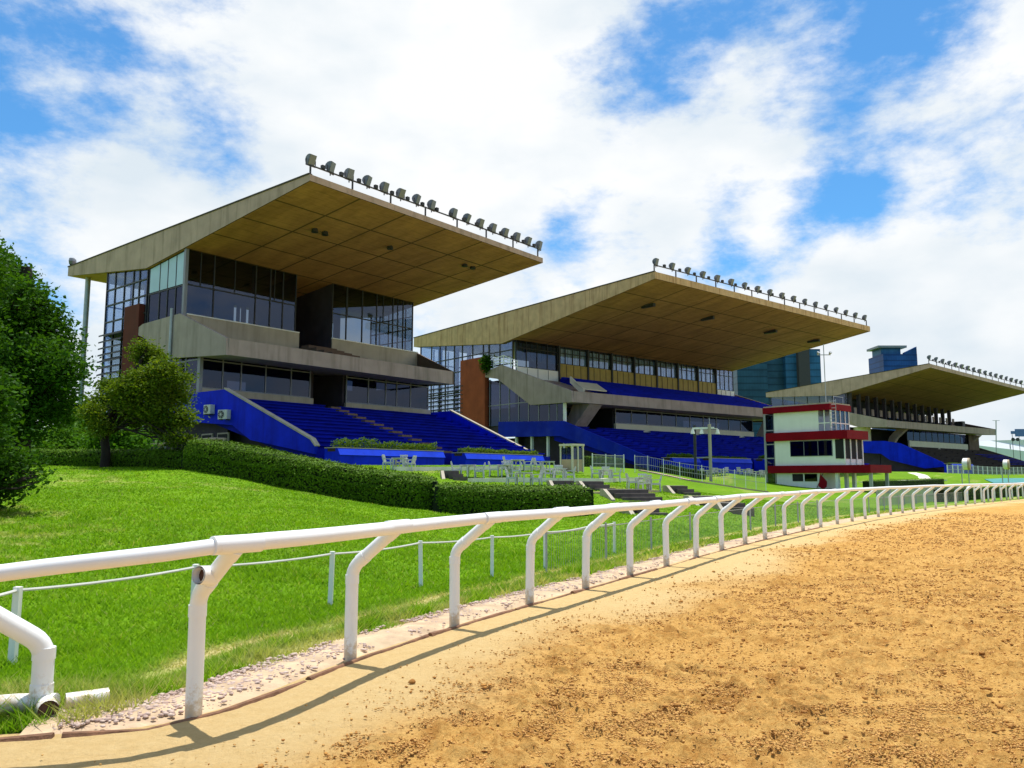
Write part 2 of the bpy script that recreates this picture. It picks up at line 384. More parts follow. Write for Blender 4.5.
def sandmat():
    t = NT('track_sand')
    a = t.node('ShaderNodeAttribute', attribute_name='churn'); lo = t.node('ShaderNodeAttribute', attribute_name='low')
    n = t.noise(.8, 6, .6); n2 = t.noise(9, 7, .72); n3 = t.noise(60, 4, .7); n4 = t.noise(26, 7, .78, dist=.4); n6 = t.noise(48, 5, .7)
    c = t.mix(t.ramp(n, .3, .7), (.58, .325, .092), (.65, .39, .125))
    smooth = t.mix(t.ramp(n2, .35, .7), (.56, .39, .175), (.63, .46, .225))
    ch = t.mix(t.ramp(n2, .42, .72, 0, .8), c, (.50, .26, .065))
    ch = t.mix(t.ramp(n4, .525, .58, 0, .7), ch, (.34, .145, .03)); ch = t.mix(t.ramp(n6, .56, .62, 0, .6), ch, (.36, .165, .036))                 # damp crumbs turned up by hooves
    ch = t.mix(t.ramp(n4, .30, .42, .55, 0), ch, (.70, .48, .19))
    smooth = t.mix(t.ramp(n4, .60, .70, 0, .3), smooth, (.32, .18, .06))
    cc = t.mix(a.outputs['Fac'], smooth, ch)
    cc = t.mix(t.math('MULTIPLY', lo.outputs['Fac'], .7), cc, (.34, .14, .03))
    cc = t.mix(t.ramp(n3, .4, .7, 0, .22), cc, (.42, .25, .075))
    t.col(cc); t.p.inputs['Roughness'].default_value = 1; t.p.inputs['Specular IOR Level'].default_value = .05
    h = t.math('ADD', t.math('ADD', t.math('MULTIPLY', n2, .6), t.math('MULTIPLY', n4, -.8)), t.math('MULTIPLY', n3, .3)); t.bump(h, .9, .035)
    return t.m
M['sand'] = sandmat()
M['clod'] = paint('sand_clod', (.40, .19, .045), 1, .4, 6, (.25, .095, .022), .8, .4, 60)
def gravelmat(name, c1, c2):
    t = NT(name); geo = t.node('ShaderNodeNewGeometry')
    cc = t.mix(geo.outputs['Random Per Island'], c1, c2); t.col(cc); t.p.inputs['Roughness'].default_value = .9
    t.bump(t.noise(40, 4), .3, .01); return t.m
M['pebble'] = gravelmat('pink_gravel', (.58, .45, .37), (.40, .27, .22))
M['gravel_bed'] = paint('gravel_bed', (.52, .38, .24), 1, .25, 3, (.36, .24, .17), .8, .6, 40)

# ------------------------------------------------------------------ ground shape
RAIL_BASE = [(-14, 4.1), (-9.5, 4.3), (-6.2, 4.55), (-3.25, 5.12), (-2.13, 5.57), (-1.42, 7.25), (-.62, 8.86), (.22, 10.35), (1.06, 11.8), (1.92, 13.28), (2.80, 14.78), (3.70, 16.38), (4.63, 17.95),
             (5.58, 19.45), (6.53, 20.95), (7.56, 22.5), (8.68, 24.2), (9.86, 25.9), (11.08, 27.6), (12.3, 29.3), (13.5, 30.95), (14.75, 32.6), (16.0, 34.2), (17.3, 35.85), (18.6, 37.45), (19.95, 39.05),
             (21.35, 40.75), (22.75, 42.4), (24.2, 44.1), (25.7, 45.8), (27.2, 47.5), (28.8, 49.3), (30.4, 51.1), (32.1, 53.0), (33.9, 55.0), (35.8, 57.1), (37.8, 59.3), (39.9, 61.6), (42.2, 64.0), (44.7, 66.6), (47.4, 69.3), (50.3, 72.1), (56, 77.3), (64, 84), (80, 96), (110, 116)]
RB = np.array(RAIL_BASE, float)
def _cr(P, n=12):
    out = []
    for i in range(len(P)-1):
        p0, p1, p2, p3 = P[max(i-1, 0)], P[i], P[i+1], P[min(i+2, len(P)-1)]
        for k in range(n):
            t = k/n; out.append(.5*((2*p1)+(-p0+p2)*t+(2*p0-5*p1+4*p2-p3)*t*t+(-p0+3*p1-3*p2+p3)*t**3))
    out.append(P[-1]); return np.array(out)
RC = _cr(RB, 6)
RL = np.concatenate([[0], np.cumsum(np.linalg.norm(np.diff(RC, axis=0), axis=1))])
def rail_at(l):
    l = np.asarray(l, float)
    p = np.stack([np.interp(l, RL, RC[:, 0]), np.interp(l, RL, RC[:, 1])], -1)
    q = np.stack([np.interp(l+.4, RL, RC[:, 0]), np.interp(l+.4, RL, RC[:, 1])], -1); q0 = np.stack([np.interp(l-.4, RL, RC[:, 0]), np.interp(l-.4, RL, RC[:, 1])], -1)
    t = q-q0; t = t/np.linalg.norm(t, axis=-1, keepdims=True)
    return p, t, np.stack([t[..., 1], -t[..., 0]], -1)          # point, tangent, right normal (track side)
def LS(i): return float(RL[i*6])
def rail_s(x, y):
    """signed distance to the rail line, positive on the lawn side"""
    x = np.atleast_1d(np.asarray(x, float)).ravel(); y = np.atleast_1d(np.asarray(y, float)).ravel()
    best = np.full(len(x), 1e9); sg = np.ones(len(x)); P = RC[::2]
    for i in range(len(P)-1):
        a = P[i]; d = P[i+1]-a; L2 = d@d; t = np.clip(((x-a[0])*d[0]+(y-a[1])*d[1])/L2, 0, 1)
        ex = x-a[0]-t*d[0]; ey = y-a[1]-t*d[1]; q = ex*ex+ey*ey
        m = q < best; best[m] = q[m]; sg[m] = np.sign(d[0]*ey-d[1]*ex)[m]
    return np.sqrt(best)*sg
def _cp():
    P = []
    def pd(x, y, d): p = at(x, y, d); P.append(tuple(p))
    for q in [(12, 665), (330, 605), (421, 587), (492, 577), (545, 568)]: P.append(tuple(at_z(*q, 0)))
    for q in [(30, 466, 29), (103, 467, 30), (187, 467.5, 28), (238, 475, 27.5), (288, 487, 27), (320, 492, 27), (351, 499, 27), (400, 506, 27), (442, 511, 27), (515, 515, 26.5), (590, 515, 27),
              (50, 530, 15), (200, 520, 16), (360, 535, 16), (421, 550, 17), (500, 545, 18.5), (560, 540, 20), (120, 490, 22), (250, 495, 22), (60, 490, 22), (350, 515, 21.5),
              (500, 481, 37), (500, 470, 43), (600, 482, 40), (600, 472, 52), (600, 493, 33), (645, 515, 25), (660, 500, 32), (660, 490, 38), (650, 470, 60),
              (700, 492, 48), (780, 493, 62), (840, 491, 62), (700, 476, 75), (745, 474, 82), (760, 480, 75), (890, 487, 80), (930, 475, 110), (985, 482, 100), (1010, 476, 130), (880, 495, 60), (960, 490, 85)]: pd(*q)
    P += [(-9, 4.5, .05), (-12, 9, .5), (-20, 14, 1.2), (-30, 25, 1.9), (-40, 40, 2.2), (-12, 40, 2.2), (0, 45, 2.1), (-10, 55, 2.2), (-30, 65, 2.2), (-15, -5, .2), (-30, 0, 1), (-60, 20, 2)]
    P += [(20, 75, 2.2), (45, 98, 2.2), (10, 95, 2.2), (70, 132, 2.4), (105, 165, 2.4), (60, 160, 2.4), (40, 130, 2.3), (90, 120, 1.2), (130, 150, 1.2), (-60, 120, 2.2), (0, 180, 2.3), (150, 250, 2.3)]
    return np.array(P)
CP = _cp()
def _tps(r2): return np.where(r2 > 1e-9, .5*r2*np.log(np.maximum(r2, 1e-9)), 0)
def _fit():
    X = CP[:, :2]/20; n = len(X); D = ((X[:, None]-X[None])**2).sum(-1); K = _tps(D)+np.eye(n)*.02
    A = np.zeros((n+3, n+3)); A[:n, :n] = K; A[:n, n] = 1; A[:n, n+1:] = X; A[n, :n] = 1; A[n+1:, :n] = X.T
    return np.linalg.solve(A, np.concatenate([CP[:, 2], [0, 0, 0]]))
TW = _fit()
def G(x, y):
    x = np.atleast_1d(np.asarray(x, float)).ravel(); y = np.atleast_1d(np.asarray(y, float)).ravel()
    X = np.stack([x, y], -1)/20; z = np.zeros(len(x))
    for i in range(0, len(x), 20000):
        q = X[i:i+20000]; D = ((q[:, None]-CP[None, :, :2]/20)**2).sum(-1)
        z[i:i+20000] = _tps(D)@TW[:-3]+TW[-3]+q@TW[-2:]
    z = np.clip(z, -.05, 2.6)
    r = np.hypot(x, y); far = sstep(150, 260, r); z = z*(1-far)+2.3*far
    s = rail_s(x, y)
    z = z*sstep(.9, 4.0, s)
    z = z-.12*(1-sstep(.30, .80, s))
    return z
def g1(x, y): return float(G([x], [y])[0])
def gp(px, py, lo=5, hi=200):
    """where the line of sight through a photo point meets the ground"""
    d = np.geomspace(lo, hi, 1500); r = ray(px, py); P = np.array([0, 0, CAMZ])+r[None]*(d/r[1])[:, None]
    h = P[:, 2]-G(P[:, 0], P[:, 1]); i = np.argmax(h < 0)
    if h[i] >= 0: i = len(d)-1
    return np.array([P[i, 0], P[i, 1], g1(P[i, 0], P[i, 1])])

def dryness(x, y, s):
    n = fbm(x*.9, y*.9, 4, 3); n2 = fbm(x*.25, y*.25, 3, 9); n3 = fbm(x*2.6, y*2.6, 3, 21)
    band = np.exp(-((s-1.30-.5*(n-.5))/.15)**2)*(.4+.6*sstep(.28, .5, n))*sstep(-.5, 1.5, y)
    edge = (1-sstep(.75, 1.15, s))*sstep(.3, .6, n3)*.75
    patch = sstep(.60, .76, n2*.55+n3*.45)*.45*sstep(3, 6, s)
    return np.clip(band+edge+patch, 0, 1)

def build_ground():
    az = np.concatenate([np.linspace(-180, -62, 50)[:-1], np.linspace(-62, 62, 520), np.linspace(62, 180, 50)[1:]])
    rr = np.concatenate([[.6], np.geomspace(1.5, 60, 420), np.geomspace(62, 3000, 70)])
    A, Rr = np.meshgrid(np.radians(az), rr, indexing='xy'); x = (Rr*np.sin(A)).ravel(); y = (Rr*np.cos(A)).ravel()
    z = G(x, y); s = rail_s(x, y)
    z += (fbm(x*1.3, y*1.3, 4, 5)-.5)*.10*sstep(1.0, 4, s)*(1-sstep(30, 80, np.hypot(x, y)))
    V = np.stack([x, y, z], -1); nr, na = len(rr), len(az)
    i, j = np.meshgrid(np.arange(nr-1), np.arange(na-1), indexing='ij')
    q = np.stack([i*na+j, i*na+j+1, (i+1)*na+j+1, (i+1)*na+j], -1).ravel()
    o = np_mesh('ground', V, 4, q, M['lawn'], smooth=True); tag(o, kind='structure')
    attr(o, 'dry', dryness(x, y, s))
build_ground()

def build_track():
    l0 = LS(1)
    ts = np.concatenate([np.arange(l0, 15, .018), np.arange(15, 27, .035), 27+np.cumsum(np.geomspace(.04, 2.2, 260))]); ts = ts[ts < RL[-1]-1]
    ws = np.concatenate([[-.13, -.06], np.arange(0, 9, .03), 9+np.cumsum(np.geomspace(.035, 4.0, 95))]); ws = ws[ws < 70]
    p, t, n = rail_at(ts)
    x = p[:, None, 0]+n[:, None, 0]*ws[None]; y = p[:, None, 1]+n[:, None, 1]*ws[None]
    w = np.broadcast_to(ws[None], x.shape)
    ln = fbm(x*.5, y*.5, 3, 40)
    churn = sstep(.8, 2.1, w+(ln-.5)*1.8)
    churn = churn*(1-.75*sstep(.60, .70, fbm(x*.16+3, y*.16, 3, 77)))
    c1 = fbm(x*11, y*11, 4, 50, .62); c2 = fbm(x*2.2, y*2.2, 3, 60)
    lump = sstep(.46, .72, c1)*.055*sstep(.3, .65, c2)
    foot = sstep(.58, .70, fbm(x*6+8, y*6, 2, 90))
    dist = np.hypot(x, y); fade = 1-sstep(18, 45, dist)*.6
    h = churn*(lump-.04*foot+.05*(c2-.5))*fade+(fbm(x*11, y*11, 3, 95)-.5)*.010+.02
    h = np.where(w < 0, .0, h)
    z = h-.012
    low = np.clip(churn*(foot*.45+sstep(.58, .74, c1)*.75)*sstep(.42, .6, c2), 0, 1)
    V = np.stack([x, y, z], -1).reshape(-1, 3); nt, nw = x.shape
    i, j = np.meshgrid(np.arange(nt-1), np.arange(nw-1), indexing='ij')
    q = np.stack([i*nw+j, (i+1)*nw+j, (i+1)*nw+j+1, i*nw+j+1], -1).ravel()
    o = np_mesh('track', V, 4, q, M['sand'], smooth=True); tag(o, kind='structure')
    attr(o, 'churn', churn.ravel()); attr(o, 'low', low.ravel())
    # loose clods thrown up by hooves
    N = 90000; ll = l0+1+rng.random(N)**1.5*45; ww = .9+rng.random(N)**1.1*15
    p, t, n = rail_at(ll); X = p+n*ww[:, None]
    keep = (fbm(X[:, 0]*1.7, X[:, 1]*1.7, 3, 60) > .43) & (fbm(X[:, 0]*5, X[:, 1]*5, 3, 61) > .47) & (rng.random(N) < sstep(.8, 2.8, ww)+.03); X = X[keep]; N = len(X)
    bmt = bmesh.new(); bmesh.ops.create_icosphere(bmt, subdivisions=1, radius=1); bv = np.array([v.co[:] for v in bmt.verts]); bf = np.array([[v.index for v in f.verts] for f in bmt.faces]); bmt.free()
    sz = .004+.016*rng.random(N)**5; jit = 1+.45*(rng.random((N, len(bv), 1))-.5)*2
    sc_ = np.stack([1+rng.random(N)*.6, 1+rng.random(N)*.6, .55+rng.random(N)*.35], -1)
    V = bv[None]*jit*sc_[:, None]*sz[:, None, None]; V[..., 0] += X[:, 0, None]; V[..., 1] += X[:, 1, None]; V[..., 2] += (.022+sz*.25)[:, None]
    F = (bf[None]+(np.arange(N)*len(bv))[:, None, None]).ravel()
    tag(np_mesh('sand_clods', V.reshape(-1, 3), 3, F, M['clod']), 'loose brown clods of sand scattered over the raked track', 'sand clods', kind='stuff')
build_track()
def build_crumbs():
    """fine crumbs of turned-up sand, thickest where hooves have churned the track"""
    N = 520000; rr = 4.2*np.exp(rng.random(N)**1.05*math.log(40/4.2)); a = np.radians(-42+rng.random(N)*86); x = rr*np.sin(a); y = rr*np.cos(a)
    s_ = -rail_s(x, y); keep = (s_ > .5) & (rng.random(N) < .03+.97*sstep(.7, 2.3, s_+(fbm(x*.5, y*.5, 3, 40)-.5)*1.8))
    keep &= rng.random(N) < .10+.90*sstep(.45, .60, fbm(x*5.2, y*5.2, 4, 210, .62))*sstep(.30, .50, fbm(x*.5, y*.5, 2, 220))
    x, y, rr = x[keep], y[keep], rr[keep]; N = len(x)
    sz = (.0022+.0078*rng.random(N)**2.6)*np.maximum(1, rr/7)**.75
    O = np.array([[1, 0, 0], [-1, 0, 0], [0, 1, 0], [0, -1, 0], [0, 0, 1], [0, 0, -1.]]); F = np.array([[0, 2, 4], [2, 1, 4], [1, 3, 4], [3, 0, 4], [2, 0, 5], [1, 2, 5], [3, 1, 5], [0, 3, 5]])
    th = rng.random(N)*6.28; c, sn = np.cos(th)[:, None], np.sin(th)[:, None]
    V = O[None]*(.6+.9*rng.random((N, 6, 1)))*np.stack([1+.8*rng.random(N), .8+.5*rng.random(N), .6+.5*rng.random(N)], -1)[:, None]*sz[:, None, None]
    X = V[..., 0]*c-V[..., 1]*sn+x[:, None]; Y = V[..., 0]*sn+V[..., 1]*c+y[:, None]; Z = V[..., 2]+(.016+.022*sstep(.46, .66, fbm(x*11, y*11, 4, 50, .62))*sstep(.3, .65, fbm(x*2.2, y*2.2, 3, 60))+sz*.3)[:, None]
    tag(np_mesh('sand_crumbs', np.stack([X, Y, Z], -1).reshape(-1, 3), 3, (F[None]+(np.arange(N)*6)[:, None, None]).ravel(), gravelmat('sand_crumb', (.58, .33, .09), (.42, .19, .042))), 'fine reddish crumbs of churned sand covering the track', 'sand crumbs', kind='stuff')
build_crumbs()

def build_gravel():
    ts = np.arange(LS(4)-1.05, LS(32), .10); ws = np.linspace(-.85, .10, 12); p, t, n = rail_at(ts)
    wv = ws[None]*(1+.22*(fbm(ts[:, None]*1.1+0*ws, ws[None]*0, 3, 31)-.5)*2)
    x = p[:, None, 0]+n[:, None, 0]*wv; y = p[:, None, 1]+n[:, None, 1]*wv
    edge = np.sin(np.linspace(0, math.pi, 12))[None]
    z = -.03+.055*edge*(1-sstep(LS(20), LS(31), ts))[:, None]+.012*(fbm(x*9, y*9, 3, 12)-.5)
    V = np.stack([x, y, z], -1).reshape(-1, 3); nt, nw = x.shape
    i, j = np.meshgrid(np.arange(nt-1), np.arange(nw-1), indexing='ij')
    q = np.stack([i*nw+j, (i+1)*nw+j, (i+1)*nw+j+1, i*nw+j+1], -1).ravel()
    tag(np_mesh('gravel_strip', V, 4, q, M['gravel_bed'], smooth=True), kind='structure')
    N = 9000; l = LS(4)-.95+rng.random(N)**1.5*33; w = -.02-.62*np.sqrt(rng.random(N)); p, t, n = rail_at(l); X = p+n*w[:, None]
    keep = fbm(X[:, 0]*2.5, X[:, 1]*2.5, 3, 33) > .36+.012*(l-LS(4))*(l > LS(4)); X = X[keep]; N = len(X)
    bmt = bmesh.new(); bmesh.ops.create_icosphere(bmt, subdivisions=1, radius=1); bv = np.array([v.co[:] for v in bmt.verts]); bf = np.array([[v.index for v in f.verts] for f in bmt.faces]); bmt.free()
    sz = .006+.018*rng.random(N)**2.5; jit = 1+.5*(rng.random((N, len(bv), 1))-.5)
    sc_ = np.stack([.7+rng.random(N)*.8, .7+rng.random(N)*.8, .4+rng.random(N)*.4], -1)
    V = bv[None]*jit*sc_[:, None]*sz[:, None, None]; V[..., 0] += X[:, 0, None]; V[..., 1] += X[:, 1, None]; V[..., 2] += .022
    F = (bf[None]+(np.arange(N)*len(bv))[:, None, None]).ravel()
    tag(np_mesh('gravel', V.reshape(-1, 3), 3, F, M['pebble']), 'pinkish gravel strewn along the foot of the white rail', 'gravel', kind='stuff')
    # half-buried timber edging between track and gravel
    m = MB(); l = LS(1)
    while l < LS(16):
        L = 1.5+random.random()*.5; ks = np.linspace(l, l+L-.05, 5); p, t, n = rail_at(ks)
        r = .022+random.random()*.014
        m.tube([(p[i, 0]+n[i, 0]*.075, p[i, 1]+n[i, 1]*.075, .003+random.uniform(-.014, .010)) for i in range(5)], [r*random.uniform(.8, 1.15) for _ in range(5)], 7); l += L
    tag(m.build('kerb', M['timber'], smooth=True), kind='structure')
build_gravel()

def build_grass():
    N = 420000; r = 4.3*np.exp(rng.random(N)**.92*math.log(46/4.3)); a = np.radians(-46+rng.random(N)*78)
    x = r*np.sin(a); y = r*np.cos(a); s = rail_s(x, y)
    nz = fbm(x*3, y*3, 3, 15)
    keep = (s > .50+.7*(nz-.35)) & (s < 60)
    keep |= (s > .12+.25*(nz-.35)) & (s < 2) & (x < -2.75+.5*(nz-.5))
    x, y, s, r, nz = x[keep], y[keep], s[keep], r[keep], nz[keep]; N = len(x)
    z = G(x, y)+(fbm(x*1.3, y*1.3, 4, 5)-.5)*.10*sstep(1.0, 4, s)
    z = np.maximum(z, -.012*(s < 1))
    tall = 1+1.5*(1-sstep(.9, 1.7, s))*sstep(.4, .6, nz)+.5*sstep(.55, .75, fbm(x*.6, y*.6, 3, 71))
    bnd = np.exp(-((s-1.27-.5*(fbm(x*.9, y*.9, 4, 3)-.5))/.17)**2)*sstep(-.5, 1.5, y)
    tall = tall*(1-.72*bnd)
    h = (.035+.045*rng.random(N))*tall*(1-.35*sstep(10, 30, r)); w = .0042*np.maximum(1, r/5.0)*(.7+.8*rng.random(N))
    th = rng.random(N)*2*math.pi; ph = rng.random(N)*2*math.pi; lean = (.45+.9*rng.random(N))*h
    dx, dy = np.cos(th)*w, np.sin(th)*w
    B = np.stack([x, y, z-.006], -1); V = np.empty((N, 3, 3))
    V[:, 0] = B-np.stack([dx, dy, 0*dx], -1); V[:, 1] = B+np.stack([dx, dy, 0*dx], -1); V[:, 2] = B+np.stack([np.cos(ph)*lean, np.sin(ph)*lean, h], -1)
    o = np_mesh('grass', V.reshape(-1, 3), 3, np.arange(N*3), M['blade']); tag(o, 'short mown green lawn grass behind the white rail', 'grass', kind='stuff')
    d = dryness(x, y, s); d = np.clip(d+(rng.random(N) < .05)*.5, 0, 1); attr(o, 'dry', np.repeat(d, 3))
build_grass()

# ------------------------------------------------------------------ grandstands
class Stand:
    def __init__(s, vp, px, py, d, name, label):
        r = ray(vp, 477); s.u = np.array([r[0], r[1], 0]); s.u /= np.linalg.norm(s.u); s.n = np.array([s.u[1], -s.u[0], 0])
        s.O = at(px, py, d)*np.array([1, 1, 0]); s.rz = math.atan2(s.u[1], s.u[0])
        s.root = thing(name, label, 'grandstand', s.O, s.rz)
    def w(s, a, b, z): return s.O+a*s.u+b*s.n+np.array([0, 0, z])
def bz(poly, a): return [(a, -b, z) for b, z in poly]
def prof(m, poly, a0, a1, mi=0, mis=None, tilt=0.):
    A = [(a0, -b, z) for b, z in poly]; B = [(a1, -b, z+tilt*(a1-a0)) for b, z in poly]
    k = len(m.f); m.loft(A, B, mi)
    if mis:
        for i, v in mis.items(): m.m[k+2+i] = v
    return m
def window_wall_a(root, name, a0, a1, b, z0, z1, cols, rows, gm, fm, t=.07, tops=None):
    """glazed wall facing the track between a0 and a1; frame + one pane object inside the frame"""
    m = MB(); y = -b
    for c in cols: m.box(c-t/2, c+t/2, y-.06, y+.06, z0, z1)
    for k, r in enumerate(rows): m.box(a0, a1, y-.055-.002*k, y+.055+.002*k, r-t/2, r+t/2)
    f = m.build(name, fm, root)
    g = MB(); g.box(a0, a1, y-.012, y+.012, z0, z1); g.build('pane', gm, f)
    return f
def window_wall_b(root, name, a, b0, b1, z0, z1, cols, rows, gm, fm, t=.07, ztop=None):
    """glazed wall on the end of a stand between b0 and b1; ztop(b) gives a sloping head"""
    m = MB(); zt = ztop or (lambda b: z1)
    for c in cols: m.box(a-.06, a+.06, -c-t/2, -c+t/2, z0, zt(c))
    for k, r in enumerate(rows): m.box(a-.055-.002*k, a+.055+.002*k, -b1, -b0, r-t/2, r+t/2)
    f = m.build(name, fm, root)
    g = MB(); g.prism([(a-.012, -b0, z0), (a-.012, -b1, z0), (a-.012, -b1, zt(b1)), (a-.012, -b0, zt(b0))], (.024, 0, 0)); g.build('pane', gm, f)
    return f
def floodlights(S, a0, a1, z, n, gap=None, size=1.0, tilt=0., b=-.25, first_off=True):
    root = S.root
    m = MB(); zz = lambda a: z+tilt*a
    npost = max(4, int((a1-a0)/3.0))
    for i in range(npost+1):
        a = a0+(a1-a0)*i/npost; m.bar((a, -b, zz(a)-.02), (a, -b, zz(a)+.72), .09)
    m.tube([(a0, -b, zz(a0)+.72), (a1, -b, zz(a1)+.72)], .055, 6)
    for i in range(n*2):
        a = a0+(a1-a0)*(i+.3)/(n*2); m.box(a-.12, a+.12, -b-.1, -b+.1, zz(a)+.76, zz(a)+1.0) if i % 2 else None
    rail = m.build('lamp_rail', M['dark_metal'], root)
    for i in range(n):
        f = i/(n-1); a = a0+.3+(a1-a0-.6)*f
        if gap: a = a+gap(f)
        r0 = .36*size
        c = np.array([a, -b+.05, zz(a)+.80+r0]); yaw = random.uniform(-.2, .2)+.15; pit = -.35+random.uniform(-.1, .1)
        dr = np.array([math.sin(yaw)*math.cos(pit), -math.cos(yaw)*math.cos(pit), math.sin(pit)])
        h = MB(); r = .38*size
        sv = unit(np.cross(dr, (0, 0, 1))); uv = np.cross(sv, dr); wd_ = .29*size
        prf = [(.20, r*1.02), (.20, -r*1.02), (.02, -r*.98), (-.16, -r*.72), (-.28, -r*.25), (-.28, r*.25), (-.16, r*.72), (.02, r*.98)]
        h.loft([c+dr*x*size+uv*y-sv*wd_ for x, y in prf], [c+dr*x*size+uv*y+sv*wd_ for x, y in prf])
        h.bar(c-np.array([0, 0, r]), c-np.array([0, 0, r+.25]), .06)
        lampo = h.build('floodlight', M['lamp_grey'], root, smooth=True)
        q = MB(); pl_ = [(-wd_*.9, r*.92), (wd_*.9, r*.92), (wd_*.9, -r*.92), (-wd_*.9, -r*.92)]; q.loft([c+dr*.205*size+sv*x+uv*y for x, y in pl_], [c+dr*.22*size+sv*x+uv*y for x, y in pl_]); q.build('lens', M['alu'], lampo)
        br = MB(); sd_ = unit(np.cross(dr, (0, 0, 1))); br.bar(c+sd_*r*1.08, c+sd_*r*1.08-np.array([0, 0, r+.1]), .05); br.bar(c-sd_*r*1.08, c-sd_*r*1.08-np.array([0, 0, r+.1]), .05)
        br.bar(c+sd_*r*1.08-np.array([0, 0, r+.08]), c-sd_*r*1.08-np.array([0, 0, r+.08]), .06); br.build('bracket', M['dark_metal'], lampo)
def roof(S, poly, a0, a1, fascia, soff, tilt=0.):
    """poly: back-top, front-top, front-bottom, kink, back-bottom"""
    m = MB(); prof(m, poly, a0, a1, 0, {2: 1, 3: 1}, tilt)
    r = m.build('roof', [fascia, soff], S.root)
    e = MB(); (bt, zt), (ft, zf) = poly[0], poly[1]
    prof(e, [(bt-.06, zt+.003), (ft-.1, zf+.003), (ft-.1, zf+.10), (bt-.06, zt+.10)], a0-.05, a0+.25, 0, None, 0)
    e.build('flashing', M['trim_brown'], r)
    return r
def seats(S, a0, a1, b0, z0, b1, z1, rows, mat, gaps=()):
    """stepped tier from the back (b0,z0) down to the front (b1,z1) with a bench plank on every step"""
    db = (b1-b0)/rows; dz = (z0-z1)/rows; pts = [(b1-.4, .5), (b1-.4, z1-.55), (b0, z0-1.25)]
    for i in range(rows):
        pts += [(b0+i*db, z0-i*dz), (b0+(i+1)*db, z0-i*dz)]
    pts += [(b1, 0.5)]
    m = MB(); prof(m, pts, a0, a1); t = m.build('seating_tier', mat, S.root)
    m = MB(); prof(m, [(b0, .5), (b0, z0-1.2), (b1-.4, z1-.52), (b1-.4, .5)], a0+1.3, a0+1.5); m.build('under_wall', M['dim'], t)
    edges = [a0]; 
    for g0, g1_ in gaps: edges += [g0, g1_]
    edges += [a1]
    for i in range(rows):
        q = MB(); bb = b0+(i+.35)*db; zz = z0-i*dz
        for k in range(0, len(edges), 2):
            q.box(edges[k]+.05, edges[k+1]-.05, -bb-.18, -bb+.18, zz+.20, zz+.27)
            q.box(edges[k]+.05, edges[k+1]-.05, -bb-.03, -bb+.03, zz, zz+.2)
        q.build('bench', mat, t)
    return t

